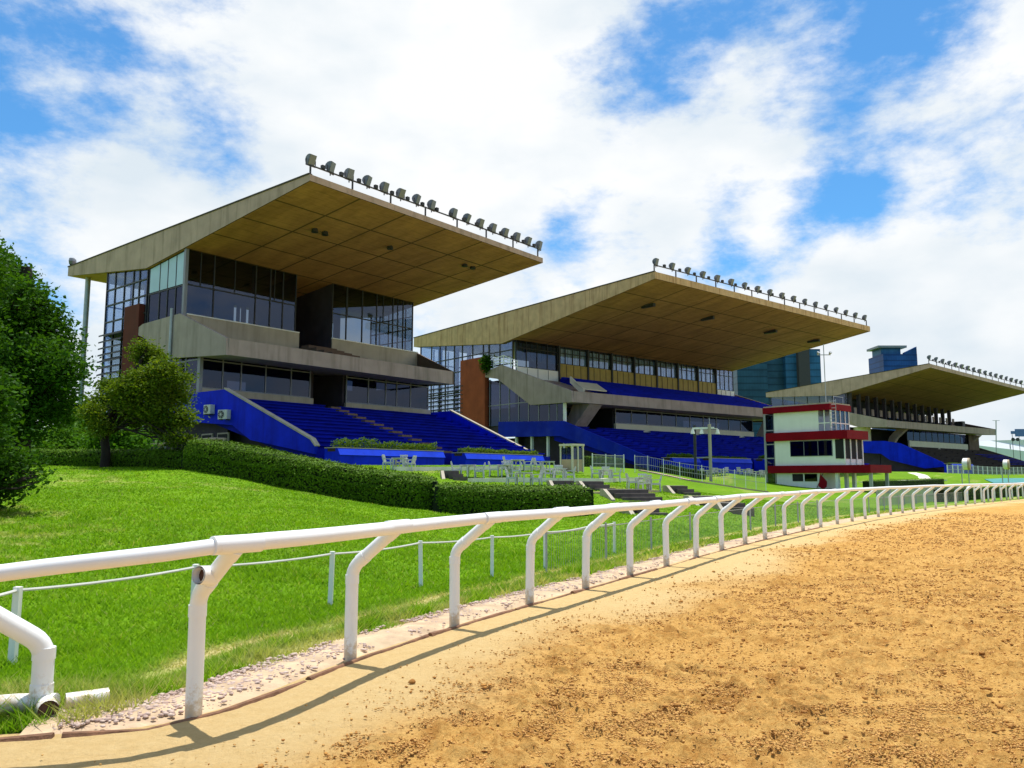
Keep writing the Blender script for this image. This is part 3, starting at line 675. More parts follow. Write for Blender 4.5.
# ---- near stand
S1 = Stand(1160, 310, 175, 48, 'grandstand', 'nearest grandstand with glazed lounge boxes under its high cantilever roof, beside the trees')
def stand1():
    S = S1; root = S.root; A1 = 24.3
    soz = lambda b: 19.93+.1075*b if b > -20.4 else 17.73+(-20.4-b)*.125
    roof(S, [(-34.7, 20.2), (0, 20.35), (0, 19.93), (-20.4, 17.73), (-34.7, 19.4)], 0, A1, M['concrete'], M['soffit'], -.004)
    floodlights(S, .2, A1-.4, 20.33, 16, lambda f: .55 if f > .47 else -.25, .86)
    m = MB()
    for a, b in ((5.0, -6), (5.9, -6), (11.5, -5.2), (19.2, -4.4), (20.2, -4.4)):
        m = MB(); z = soz(b); m.tube([(a, -b, z+.02), (a, -b, z-.28)], [.2, .26], 10); m.build('soffit_lamp', M['dark_metal'], root)
    c = MB(); c.tube([(1, 32.9, 0), (1, 32.9, 19.2)], .22, 12); c.build('column', M['galv'], root, smooth=True)
    q = MB(); q.tube([(.5, 34.4, 20.75), (.35, 34.5, 20.75), (.15, 34.7, 20.75)], [.2, .36, .38], 8); q.bar((.4, 34.5, 20.1), (.4, 34.5, 20.5), .08); q.build('floodlight', M['lamp_grey'], root)
    # stair tower glazing and louvres at the back corner
    window_wall_b(root, 'stair_glazing', .3, -27.5, -20.5, 2, 18, [-27.5, -26, -24.4, -22.9, -21.9, -20.6], [2.2, 5, 8.2, 9.4, 11.2, 13.2, 14.3, 15.7, 17], M['glass_clear'], M['dark_metal'], .11, lambda b: soz(b)-.02)
    window_wall_b(root, 'stair_glazing', 4.4, -27.5, -21.4, 2, 18, [-27.4, -25, -22.4], [9, 13.2, 15.7], M['glass_clear'], M['dark_metal'], .1, lambda b: soz(b)-.02)
    window_wall_a(root, 'stair_glazing', .4, 4.3, -27.5, 2, 18.4, [.4, 2.3, 4.3], [5, 9.2, 13.2, 15.7], M['glass_clear'], M['dark_metal'], .1)
    f = MB()
    for z in (5, 9.2, 13.1): f.box(.45, 4.3, 20.7, 27.4, z-.12, z+.12)
    f.build('landing', M['concrete_grey'], root)
    for i in range(9):
        z = 8.7+i*.54; l = MB(); l.prism([(-.25, 23.4, z), (-.25, 27.3, z), (-.25, 27.3, z+.12), (-.25, 23.4, z+.12)], (.35, 0, .16)); l.build('louvre', M['dark_metal'], root)
    w = MB(); w.box(-.12, .5, 20.9, 23.3, 0.5, 15.0); w.build('end_wall', M['brick_dark'], root)
    # lounge boxes
    B = -14.89; zs = soz(B)
    def box(a0, a1, cols_u, cols_l):
        window_wall_a(root, 'lounge_window', a0, a1, B, 13.4, zs-.01, [a0+.05]+cols_l+[a1-.05], [13.45, 15.7], M['glass'], M['dark_metal'], .09)
        for c_ in cols_u: u = MB(); u.box(c_-.03, c_+.03, 14.84, 14.94, 15.7, zs-.01); u.build('mullion', M['dark_metal'], root)
    box(.3, 10.0, [1.44, 4.31, 7.89], [2.55, 6.15, 7.5, 8.7])
    box(13.7, 23.4, [15.4, 17.1, 19.6, 21.4], [15.3, 17.1, 18.8, 20.8, 22.1])
    cc = MB(); cc.box(2.4, 2.68, 15.0, 15.3, 13.3, 15.7); cc.box(6.05, 6.3, 15.0, 15.3, 12.3, zs); cc.build('column', M['alu'], root)
    cc = MB(); cc.box(.12, .36, 14.7, 14.97, 13.2, zs-.01); cc.build('corner_post', M['alu'], root)
    window_wall_b(root, 'end_window', .3, -20.3, -14.95, 13.2, 18, [-20.2, -18.6, -17.4, -16.2], [15.65], M['glass_dark'], M['dark_metal'], .08, lambda b: soz(b)-.02)
    fr = MB()
    for b0, b1 in ((-20.1, -18.68), (-18.52, -17.48), (-17.32, -16.28), (-16.12, -15.1)):
        fr.prism([(.24, -b0, 15.75), (.24, -b1, 15.75), (.24, -b1, soz(b1)-.12), (.24, -b0, soz(b0)-.12)], (.02, 0, 0))
    fr.build('pale_panel', M['frost'], root)
    window_wall_b(root, 'end_window', 23.4, -21, -14.95, 13.4, 18, [-20.9, -19.6, -18.3, -17, -15.9], [14.6, 15.7, 16.9], M['glass_clear'], M['dark_metal'], .08, lambda b: soz(b)-.02)
    for a in (10.0, 13.7):
        x = MB(); x.prism([(a-.03, 14.95, 12.3), (a-.03, 20.5, 12.3), (a-.03, 20.5, soz(-20.4)), (a-.03, 14.95, zs)], (.06, 0, 0)); x.build('side_wall', M['dim'], root)
    fl = MB(); fl.box(.35, 23.4, 14.95, 21.3, 12.0, 12.35); fl.build('floor', M['dim'], root)
    bw = MB()
    for a0, a1 in ((.35, 8.1), (8.45, 8.7), (8.9, 9.3), (9.65, 17.0), (17.5, 18.2), (18.9, 19.6)): bw.box(a0, a1, 21.0, 21.2, 12.35, 17.7)
    bw.box(.35, 19.6, 21.0, 21.2, 16.3, 17.75); bw.box(.35, 23.3, 21.0, 21.2, 12.35, 14.7)
    bw.build('back_wall', M['dim'], root)
    fu = MB()
    for a, b in ((1.5, -16.5), (3.6, -17), (5, -16.2), (7.2, -16.8), (9, -16.4), (15, -16.5), (16.6, -17.2), (18.2, -16.3), (20, -16.7)):
        fu.box(a-.5, a+.5, -b-.4, -b+.4, 13.05, 13.12); fu.box(a-.06, a+.06, -b-.06, -b+.06, 12.35, 13.05)
        fu.box(a-.75, a-.55, -b-.25, -b+.25, 12.35, 13.35); fu.box(a+.55, a+.75, -b-.25, -b+.25, 12.35, 13.35)
    fu.build('lounge_tables', M['dark'], root)
    for a0, a1 in ((.42, 10.3), (13.7, 23.95)):
        p = MB(); p.box(a0, a1, 14.72, 14.84, 12.05, 13.42); p.build('parapet', M['concrete_sill'], root)
        p = MB(); p.box(a0-.02, a1, 14.66, 14.86, 13.423, 13.50); p.build('coping', M['white_paint'], root)
    # terrace slab, its deck and the end cheeks
    d = MB(); prof(d, [(-15.4, 12.25), (-8.75, 10.6), (-8.55, 10.93), (-8.5, 10.93), (-8.5, 9.80), (-15.7, 10.25), (-19.9, 11.8), (-19.9, 12.25)], .12, 22.2, 0, {0: 1, 1: 1})
    d.build('terrace_slab', [M['concrete_grey'], M['brown_deck']], root)
    ck = [(-21.3, 13.0), (-20.3, 13.3), (-14.8, 13.42), (-8.59, 10.96), (-8.49, 9.77), (-15.75, 10.22), (-20.3, 12.3), (-21.3, 12.6)]
    c = MB(); prof(c, ck, -.08, .12); c.build('end_cheek', M['concrete_grey'], root)
    c = MB(); c.loft([(22.2+(-8.5-b)*.27, -b, z) for b, z in ck[2:]], [(22.4+(-8.5-b)*.27, -b, z) for b, z in ck[2:]]); c.build('end_cheek', M['brown_deck'], root)
    dp = MB(); dp.tube([(-.2, 15.75, 13.9), (-.2, 15.75, 2)], .11, 8); dp.build('downpipe', M['galv'], root)
    st = MB()
    for i in range(5): st.box(10.6, 13.5, 9.8+i*1.0, 10.8+i*1.0, 10.6, 11.2+i*.3)
    st.build('terrace_steps', M['brown_deck'], root)
    # lower windows, sill, dark recess
    LB = -12.6
    window_wall_a(root, 'lower_window', .4, 9.95, LB, 7.85, 10.1, [.45, 2.2, 3.7, 5.8, 8.1, 9.9], [7.9, 9.9], M['glass_dark'], M['alu'], .09)
    window_wall_a(root, 'lower_window', 13.55, 23.3, LB, 7.75, 10.1, [13.6, 16, 18, 19.3, 21, 23.25], [7.8, 9.9], M['glass_dark'], M['alu'], .1)
    s = MB(); s.box(.4, 10.2, 12.45, 12.7, 7.25, 7.85); s.build('sill_wall', M['concrete_sill'], root)
    s = MB(); s.box(13.5, 23.5, 12.45, 12.7, 7.25, 7.75); s.box(13.3, 14.9, 12.2, 12.44, 6.4, 7.7); s.build('sill_wall', M['concrete_sill'], root)
    s = MB(); s.box(.3, .55, 12.4, 12.75, 7.3, 10.15); s.build('corner_post', M['alu'], root)
    window_wall_b(root, 'lower_end_window', .35, -20.4, -12.75, 7.4, 10.2, [-20.3, -18, -15.8, -14.3], [9.9], M['glass_dark'], M['alu'], .1)
    window_wall_b(root, 'lower_end_window', 23.3, -20.4, -12.75, 7.4, 10.1, [-20.3, -16], [9.9], M['glass_dark'], M['alu'], .1)
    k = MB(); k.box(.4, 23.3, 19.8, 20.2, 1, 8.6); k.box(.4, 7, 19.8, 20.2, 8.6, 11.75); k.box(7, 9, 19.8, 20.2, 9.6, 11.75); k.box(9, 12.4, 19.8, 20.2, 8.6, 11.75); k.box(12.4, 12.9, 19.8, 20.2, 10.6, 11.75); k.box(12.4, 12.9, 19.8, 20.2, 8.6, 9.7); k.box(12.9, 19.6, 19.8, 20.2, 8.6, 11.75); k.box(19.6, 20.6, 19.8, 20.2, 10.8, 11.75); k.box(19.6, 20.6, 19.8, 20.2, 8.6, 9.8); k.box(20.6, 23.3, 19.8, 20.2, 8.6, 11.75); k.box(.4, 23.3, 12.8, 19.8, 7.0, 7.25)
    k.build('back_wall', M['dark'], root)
    k = MB(); k.box(10.0, 10.2, 12.75, 19.7, 7.26, 10.2); k.box(13.35, 13.55, 12.75, 19.7, 7.26, 10.2); k.box(11.4, 11.7, 14.5, 14.8, 7.26, 10.2); k.build('side_wall', M['dim'], root)
    # blue seats, cheeks, aisle steps
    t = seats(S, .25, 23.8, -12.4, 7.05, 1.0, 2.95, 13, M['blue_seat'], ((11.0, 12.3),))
    a_ = MB()
    for i in range(13):
        b = -12.4+i*13.4/13; z = 7.05-i*4.1/13; a_.box(11.15, 12.15, -b-1.02, -b-.02, z+.004, z+.03); a_.box(11.15, 12.15, -b-1.0, -b-.55, z+.03, z+.16)
    a_.build('aisle_steps', paint('aisle_brown', (.17, .11, .075), .9), root)
    c = MB(); prof(c, [(-16.5, 7.48), (-8.57, 7.45), (.87, 3.80), (1.27, 3.4), (1.15, 2.95), (-5.4, 3.96), (-7.56, 5.0), (-16.5, 5.75)], 0, .22); ch = c.build('blue_cheek', M['blue'], root)
    c = MB(); prof(c, [(-8.6, 7.46), (.84, 3.81), (.9, 3.9), (-8.6, 7.56)], -.06, .30); prof(c, [(.84, 3.81), (1.3, 3.4), (1.36, 3.45), (.9, 3.9)], -.06, .3); c.build('coping', M['concrete_sill'], ch)
    c = MB(); prof(c, [(-16.5, 7.6), (-10.3, 7.6), (.42, 2.98), (.55, 2.7), (.55, 1.9), (-16.5, 1.9)], 23.8, 24.05); ch = c.build('blue_cheek', M['blue'], root)
    c = MB(); prof(c, [(-10.3, 7.603), (.42, 2.983), (.55, 3.05), (-10.3, 7.72)], 23.74, 24.11); c.build('coping', M['concrete_sill'], ch)
    # ground floor under the cheek
    g = MB(); g.box(.7, .95, 9.2, 20.3, .5, 5.6); g.build('ground_floor_wall', M['dim'], root)
    for b in (-15.6, -14.0, -11.6, -9.6):
        wv = MB(); wv.box(.6, .69, -b-.7, -b+.7, 2.4, 4.6); fw = wv.build('window', M['concrete_sill'], root)
        wv = MB(); wv.box(.575, .597, -b-.58, -b+.58, 2.5, 4.5); wv.build('pane', M['dark'], fw)
    hp = MB(); hp.tube([(-.9, 21.5, 3.75), (-.9, 8.4, 4.05), (-.7, 7.2, 4.05), (-.7, 7.2, 2.2)], .14, 8)
    for b in (20, 16, 12): hp.tube([(-.9, b, 1.5), (-.9, b, 3.8)], .06, 6)
    hp.build('handrail', M['pipe_tan'], root, smooth=True)
stand1()

# ---- middle stand
S2 = Stand(1450, 655, 272, 71.8, 'grandstand', 'middle grandstand with olive yellow panels, orange end wall and long cantilever roof')
def stand2():
    S = S2; root = S.root; A1 = 42.1
    soz = lambda b: 19.65+.146*b if b > -22 else 16.44+(-22-b)*.103
    roof(S, [(-39.6, 19.4), (0, 20.35), (0, 19.7), (-22, 16.44), (-39.6, 18.25)], 0, A1, M['concrete_rust'], M['soffit2'], .002)
    floodlights(S, .2, A1-.4, 20.34, 18, None, .8, .003)
    m = MB()
    for a in (5.5, 15.5, 28, 38): m = MB(); m.box(a-.18, a+.18, 4.6, 6.2, soz(-5.4)-.22, soz(-5.4)+.1); m.build('soffit_lamp', M['dark_metal'], root)
    B = -20.17; zs = soz(B)
    # end glazing (see-through stair hall), orange wall
    window_wall_b(root, 'stair_glazing', .3, -24.6, -20.3, 13.1, 17, [-24.5, -22.6, -20.4], [14.1, 15.6], M['glass_clear'], M['dark_metal'], .12, lambda b: soz(b)-.02)
    window_wall_b(root, 'stair_glazing', .3, -38.5, -24.7, 2, 17, [-38.4, -36, -34.2, -33, -31.2, -29.6, -27.6, -25.6], [8, 11.6, 14.1, 15.8], M['glass_clear'], M['dark_metal'], .12, lambda b: soz(b)-.02)
    window_wall_a(root, 'stair_glazing', .4, 7, -38.5, 8, 18, [.4, 2.4, 4.7, 7], [11.6, 14.1, 16], M['glass_clear'], M['dark_metal'], .12)
    l = 0
    for i in range(8):
        z = 8.6+i*.52; q = MB(); q.prism([(-.2, 28.9, z), (-.2, 38.6, z), (-.2, 38.6, z+.07), (-.2, 28.9, z+.07)], (.32, 0, .15)); q.build('louvre', M['dark_metal'], root)
    cb = MB()
    for b, a in ((-36.5, 2), (-33.5, 2.4), (-30.5, 2)): cb.box(a-.2, a+.2, -b-.2, -b+.2, 2, soz(b)+.1)
    cb.build('column', M['alu'], root)
    w = MB(); w.box(-.14, .5, 24.75, 29.4, 1, 15.3); w.build('end_wall', M['brick'], root)
    # lounge band
    def seg(a0, a1, zl, mat, n, gm=M['glass'], curtain=False):
        p = MB(); p.box(a0, a1, 20.0, 20.16, 12.5, zl); q = p.build('panel', mat, root)
        r = MB()
        for i in range(n+1): r.box(a0+(a1-a0)*i/n-.02, a0+(a1-a0)*i/n+.02, 19.96, 19.998, 12.6, zl-.05)
        r.build('joint', M['dark_metal'], q)
        window_wall_a(root, 'lounge_window', a0, a1, B, zl, zs-.01, [a0+.06]+[a0+(a1-a0)*i/n for i in range(1, n)]+[a1-.06], [zl+.05, 15.9], gm, M['dark_metal'], .08)
        if curtain:
            c = MB(); k = int((a1-a0)/.28)
            for i in range(k):
                if (i//9) % 5 == 4: continue
                x = a0+(a1-a0)*i/k; c.box(x, x+.24, 20.24+.05*(i % 2), 20.28+.05*(i % 2), 14.5, 16.45)
            c.build('curtain', M['curtain'], q)
    seg(.5, 6.9, 13.7, M['white_paint'], 4, M['glass'], True)
    cuts = [7.0, 11.8, 16.0, 20.2, 24.6, 29, 33.4, 37.6]
    for i in range(7): seg(cuts[i], cuts[i+1]-.02, 14.62, M['yellow_panel'], 4, M['glass_clear'], True)
    seg(37.7, 42.0, 13.8, M['white_paint'], 4, M['glass_clear'])
    hd = MB(); hd.box(.3, 42.0, 20.3, 20.4, 16.45, zs+.02); hd.build('head_panel', M['dim'], root)
    ct = MB()
    for a in cuts: ct.box(a-.12, a+.1, 19.85, 20.0, 12.4, zs)
    ct.build('column', M['dark_metal'], root)
    k = MB(); k.box(7, 36, 25, 25.2, 12.4, 16.6); k.box(.6, 42, 20.3, 25, 12.2, 12.45); k.build('back_wall', M['dim'], root)
    window_wall_b(root, 'end_window', 42.0, -28, -20.3, 12.5, 16.6, [-28, -26, -24, -22, -20.4], [13.8, 15.3], M['glass_clear'], M['dark_metal'], .1, lambda b: soz(b)-.02)
    # terrace slab + blue seats on it + cheeks
    d = MB(); prof(d, [(-20.0, 12.5), (-11.2, 9.75), (-10.95, 10.2), (-10.8, 10.2), (-10.75, 9.08), (-17, 9.2), (-20, 11)], .15, 42.0, 0, None, .005); d.build('terrace_slab', M['concrete_grey'], root)
    t = seats2 = MB()
    for i in range(9):
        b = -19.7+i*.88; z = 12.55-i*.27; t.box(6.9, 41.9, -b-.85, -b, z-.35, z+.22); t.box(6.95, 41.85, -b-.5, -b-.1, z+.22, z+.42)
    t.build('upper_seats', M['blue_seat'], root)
    hc = MB(); hc.prism([(3.2, 12.4, 10.7), (6.8, 12.4, 10.7), (6.8, 13.9, 11.6), (3.2, 13.9, 11.6)], (0, 0, .12)); hc.prism([(3.2, 12.4, 10.0), (3.4, 12.4, 10.0), (3.4, 14.4, 11.6), (3.2, 14.4, 11.6)], (0, 0, .7)); hc.build('stair_hood', M['cream'], root)
    ck = [(-25.27, 13.45), (-21.87, 14.0), (-10.89, 10.22), (-10.76, 9.06), (-17.06, 9.2), (-22.57, 12.5), (-25.26, 12.98)]
    c = MB(); prof(c, ck, -.1, .15); c.build('end_cheek', M['concrete_grey'], root)
    c = MB(); prof(c, ck[1:6], 42.0, 42.25); c.build('end_cheek', M['brown_deck'], root)
    rl = MB()
    for z in (.35, .7, 1.05): rl.tube([(.02, 23.4, 13.85+z), (.02, 21.6, 14.0+z), (.02, 19.3, 13.2+z*.9)], .045, 6)
    for b, z in ((-23.4, 13.8), (-21.6, 14), (-20.4, 13.6), (-19.3, 13.2)): rl.tube([(.02, -b, z), (.02, -b, z+1.08)], .045, 6)
    rl.build('railing', M['white_paint'], root)
    # wall under the cheek
    window_wall_b(root, 'hall_window', .35, -24.6, -12.3, 7.3, 12.4, [-24.4, -22.6, -21, -19.4, -17.8, -16.2, -14.6, -13.4, -12.4], [9.6], M['glass_dark'], M['alu'], .1, lambda b: 12.6 if b < -22.6 else (12.6+(b+22.6)*-.6 if b < -17 else 9.25))
    k = MB(); k.box(.45, .6, 15, 24.5, 7.3, 9.2); k.build('inner_screen', M['dim'], root)
    k = MB(); k.box(.2, .45, 12.15, 12.4, 7.2, 9.2); k.build('corner_post', M['white_paint'], root)
    for a in (2.6, 38.6):
        k = MB(); k.prism([(a, 14.6, 7.1), (a, 13.2, 6.9), (a, 10.95, 9.07), (a, 13.4, 9.12)], (1.9, 0, 0)); k.build('strut', M['concrete_grey'], root)
    window_wall_a(root, 'lower_window', 9.8, 36.8, -14, 7.5, 9.2, [9.85+i*2.7 for i in range(11)], [7.55, 9.1], M['glass_dark'], M['alu'], .1)
    s = MB(); s.box(9.7, 36.9, 13.8, 14.1, 6.5, 7.5); s.build('sill_wall', M['cream'], root)
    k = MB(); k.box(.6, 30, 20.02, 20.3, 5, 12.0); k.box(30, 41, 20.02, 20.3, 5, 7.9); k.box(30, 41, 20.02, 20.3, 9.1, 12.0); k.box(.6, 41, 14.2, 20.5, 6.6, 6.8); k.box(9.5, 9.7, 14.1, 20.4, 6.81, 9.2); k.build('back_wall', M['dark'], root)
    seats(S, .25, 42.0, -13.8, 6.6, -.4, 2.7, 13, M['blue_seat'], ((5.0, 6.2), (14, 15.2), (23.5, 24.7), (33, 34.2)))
    c = MB(); prof(c, [(-22.5, 7.7), (-12.2, 7.25), (.11, 2.95), (-.4, 2.3), (-7.2, 4.15), (-12.67, 5.74), (-22.5, 6.0)], 0, .22); ch = c.build('blue_cheek', M['blue_worn'], root)
    c = MB(); prof(c, [(-16.5, 7.2), (-13, 7.2), (.3, 2.6), (.3, 1.6), (-16.5, 1.6)], 42.0, 42.25); c.build('blue_cheek', M['blue'], root)
    k = MB(); k.box(.5, .7, 22.4, 24.8, 1, 7.32); k.box(1.6, 1.8, 13.9, 24, 1, 5.9); k.build('ground_floor_wall', M['dim'], root)
    k = MB()
    for b in (-20, -17.5, -15, -12.5): k.box(.4, .65, -b-.12, -b+.12, 1.5, 5.9)
    k.build('column', M['white_paint'], root)
stand2()

# ---- far stand
S3 = Stand(1460, 930, 364, 132, 'grandstand', 'farthest grandstand, open arcade of dark columns under its roof, behind the white tower')
def stand3():
    S = S3; root = S.root; A1 = 47.4; TL = -.019
    soz = lambda b: 19.7+.205*b if b > -16.5 else 16.3+(-16.5-b)*.055
    roof(S, [(-30.9, 17.95), (0, 20.35), (0, 19.7), (-16.5, 16.3), (-30.9, 17.1)], 0, A1, M['concrete'], M['soffit3'], TL)
    floodlights(S, .2, A1-.4, 20.34, 18, None, 1.0, TL)
    for i in range(14):
        a = 1.0+i*3.35; q = MB(); zz = soz(-14.5)+TL*a
        q.box(a-.28, a+.28, 14.3, 14.9, 11.5, zz+.1); q.build('column', M['dim'], root)
        q = MB(); q.box(a+1.1, a+2.0, 14.35, 14.5, 12.9, 14.1); q.build('parapet_block', M['concrete_grey'], root)
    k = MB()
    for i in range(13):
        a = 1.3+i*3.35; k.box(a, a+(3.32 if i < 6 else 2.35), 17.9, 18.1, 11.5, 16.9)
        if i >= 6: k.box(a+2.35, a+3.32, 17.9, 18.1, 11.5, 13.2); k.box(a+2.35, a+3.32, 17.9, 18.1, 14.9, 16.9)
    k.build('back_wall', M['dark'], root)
    window_wall_b(root, 'end_glazing', .3, -30, -14.8, 10, 16.5, [-30, -27.5, -25, -22.4, -20, -17.5, -15], [13.2, 14.8], M['glass_clear'], M['dark_metal'], .12, lambda b: soz(b)-.02)
    d = MB(); prof(d, [(-18, 13.2), (-8.1, 10.95), (-7.8, 11.37), (-7.63, 11.37), (-7.66, 10.16), (-12.8, 10.4), (-18, 12)], .15, 50, 0, {0: 1}, .006); d.build('terrace_slab', [M['concrete_grey'], M['dark_seat']], root)
    ck = [(-22, 13.9), (-18, 13.7), (-14.7, 13.2), (-7.63, 11.4), (-7.69, 10.14), (-12.8, 10.4), (-14.2, 11.6), (-16, 12.5), (-22, 12.8)]
    c = MB(); prof(c, ck, -.1, .15); c.build('end_cheek', M['concrete_grey'], root)
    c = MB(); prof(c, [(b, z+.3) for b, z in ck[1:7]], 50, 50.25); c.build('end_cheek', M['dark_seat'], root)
    k = MB(); k.box(46.2, 47.6, 12.6, 14.2, 12.3, 13.5); k.build('roof_hut', M['dark_metal'], root)
    # lower wall
    s = MB(); s.box(13.6, 41, 9.9, 10.2, 6.9, 8.3); s.build('sill_wall', M['cream'], root)
    window_wall_a(root, 'lower_window', 13.6, 41, -10.3, 8.3, 10.3, [13.6+i*2.74 for i in range(11)], [8.35], M['glass_dark'], M['dark_metal'], .12)
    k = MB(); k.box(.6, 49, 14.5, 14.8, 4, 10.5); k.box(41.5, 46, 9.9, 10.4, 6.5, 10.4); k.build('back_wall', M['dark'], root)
    k = MB(); k.box(41.2, 46.5, 9.7, 9.88, 6.6, 10.3); k.build('pier', M['brown_deck'], root)
    k = MB(); k.tube([(2.5, 13.4, 7.2), (2.5, 13.4, 10.5)], 1.5, 14); k.build('round_column', M['cream'], root, smooth=True)
    for a in (9.0, 43.5):
        q = MB(); q.prism([(a, 12.2, 6.9), (a, 11.2, 6.9), (a, 10.2, 8.6), (a, 8.3, 10.25), (a, 10.0, 10.3), (a, 11.5, 8.9)], (.9, 0, 0)); q.build('strut', M['concrete_grey'], root)
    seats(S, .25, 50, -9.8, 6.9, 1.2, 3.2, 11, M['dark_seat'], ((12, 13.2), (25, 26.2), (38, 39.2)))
    q = MB()
    for i in range(7):
        b = -5.9+i*1.0; z = 5.7-i*.335; q.box(33, 47, -b-.5, -b-.1, z+.28, z+.36)
    q.build('blue_benches', M['blue_seat'], root)
    c = MB(); prof(c, [(-14, 7.9), (-8.3, 7.8), (-5.64, 7.3), (1.0, 4.0), (1.5, 3.3), (-1.8, 3.0), (-7.5, 4.5), (-9, 5.6), (-14, 6)], 0, .25); c.build('blue_cheek', M['blue'], root)
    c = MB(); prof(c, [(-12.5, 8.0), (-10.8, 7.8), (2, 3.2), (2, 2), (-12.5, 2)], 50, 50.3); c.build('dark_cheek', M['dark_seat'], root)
    k = MB(); k.box(1.5, 1.7, 9.9, 14, 1, 5.8); k.build('ground_floor_wall', M['dim'], root)
stand3()

# ------------------------------------------------------------------ planters along the stands
def leaves_mesh(name, P, size, mat, parent=None, flat=.6, nrm=None, spread=.8):
    """small folded leaves at the points P"""
    N = len(P); a = rng.random(N)*2*math.pi; tz = (rng.random(N)-.5)*2*flat+.25
    d = np.stack([np.cos(a)*np.sqrt(np.clip(1-tz**2, .05, 1)), np.sin(a)*np.sqrt(np.clip(1-tz**2, .05, 1)), tz], -1)
    rv = rng.normal(size=(N, 3))*spread
    if nrm is None: rv[:, 2] += .7
    else:
        rv = rv+nrm; d = d-nrm*(np.sum(d*nrm, 1)/(np.sum(nrm*nrm, 1)+1e-9))[:, None]*.75; d /= np.linalg.norm(d, axis=1, keepdims=True)+1e-9
    s = np.cross(d, rv); s /= np.linalg.norm(s, axis=1, keepdims=True)+1e-9
    nn = np.cross(d, s); L = (size*(.6+.8*rng.random(N)))[:, None]
    V = np.empty((N, 4, 3)); V[:, 0] = P; V[:, 1] = P+d*L*.5+s*L*.28+nn*L*.08; V[:, 2] = P+d*L; V[:, 3] = P+d*L*.5-s*L*.28+nn*L*.08
    return np_mesh(name, V.reshape(-1, 3), 4, np.arange(N*4), mat, parent)
def planter(S, a0, a1, b0, b1, zb, zt, label, plabel, h=.32):
    root = thing('planter', label, 'planter', S.w(a0, b1, zb), S.rz, 'blue planters along the stands')
    L = a1-a0; dpt = b1-b0
    poly = [(0, zb-zb), (0, zt-zb-.42), (-.14, zt-zb), (-.34, zt-zb), (-.34, zt-zb-.2), (-dpt+.2, zt-zb-.2), (-dpt+.2, zt-zb), (-dpt, zt-zb), (-dpt, -.3), (0, -.3)]
    poly = [(-.12, -.3), (-.10, zt-zb-.42), (-.0, zt-zb-.40), (-.22, zt-zb), (-.42, zt-zb), (-.42, zt-zb-.2), (-dpt+.2, zt-zb-.2), (-dpt+.2, zt-zb), (-dpt, zt-zb), (-dpt, -.3)]
    m = MB(); prof(m, poly, 0, L, 0, {2: 1}); m.build('trough', [M['blue'], M['blue_sunlit']], root)  # sloping upper face gets the blue with sun put into its colour
    r = MB(); r.box(-.03, L+.03, .20, .44, zt-zb+.003, zt-zb+.05); r.box(-.03, .2, .44, dpt, zt-zb+.003, zt-zb+.05); r.box(L-.2, L+.03, .44, dpt, zt-zb+.003, zt-zb+.05); r.build('rim', M['concrete_sill'], root)
    r = MB(); r.box(.05, L-.05, .43, dpt-.21, zt-zb-.3, zt-zb-.02); r.build('soil', M['soil'], root)
    pl = thing('bedding_plants', plabel, 'plants', S.w(a0, b1, zt), S.rz, 'plants in the blue planters')
    N = int(L*420); x = .25+rng.random(N)*(L-.5); y = .48+rng.random(N)*(dpt-.75)
    hh = h*(.45+1.1*fbm(x*1.3, y*1.3, 3, 8)); P = np.stack([x, y, rng.random(N)*hh], -1)
    leaves_mesh('foliage', P, .13, M['leaf_flower'], pl)
planter(S1, .45, 9.3, 1.6, 3.0, 2.0, 3.28, 'long blue concrete planter with a pale sill, left one before the near stand', 'low leafy bedding plants filling the left planter of the near stand', .5)
planter(S1, 11.4, 20.4, 1.6, 3.0, 2.0, 3.24, 'blue concrete planter, right one before the near stand, beside its right cheek', 'low green bedding plants filling the right planter of the near stand')
planter(S2, .6, 4.6, -.2, 1.2, 2.2, 3.3, 'short blue planter at the left foot of the middle stand', 'green plants in the left planter of the middle stand')
planter(S2, 6.4, 13.0, -.2, 1.2, 2.2, 3.35, 'blue planter behind the double lamp posts, before the middle stand', 'plants in the planter behind the double lamp posts', .15)
planter(S2, 15.4, 22.5, -.2, 1.2, 2.2, 3.4, 'blue planter beside the white tower, before the middle stand', 'green plants in the planter beside the white tower')
planter(S3, -2.5, 6, 2.2, 3.6, 2.2, 3.7, 'blue planter seen through the tower porch before the far stand', 'plants in the planter seen through the tower porch', .1)

def ac_unit(p, rz, label):
    root = thing('air_conditioner', label, 'air conditioner', p, rz)
    m = MB(); m.box(-.42, .42, -.33, 0, 0, .62); c = m.build('casing', M['plastic'], root)
    f = MB(); f.tube([(-.12, -.335, .31), (-.12, -.36, .31)], .25, 16); g = f.build('fan_grille', M['dark_metal'], root)
    f = MB(); f.tube([(-.12, -.362, .31), (-.12, -.372, .31)], .08, 10)
    for k in range(4):
        a = k*math.pi/4; f.bar((-.12-.24*math.cos(a), -.366, .31-.24*math.sin(a)), (-.12+.24*math.cos(a), -.366, .31+.24*math.sin(a)), .018)
    f.build('fan_guard', M['plastic'], g)
    b = MB(); b.box(-.35, -.3, -.3, .02, -.06, 0); b.box(.3, .35, -.3, .02, -.06, 0); b.build('bracket', M['dark_metal'], root)
ac_unit(S1.w(-.03, -10.1, 5.85), S1.rz-math.pi/2, 'white boxed air conditioner, left of two on the blue wall above the hedge')
ac_unit(S1.w(-.12, -8.1, 5.4), S1.rz-math.pi/2+.2, 'white air conditioner, lower right of two on the blue wall')

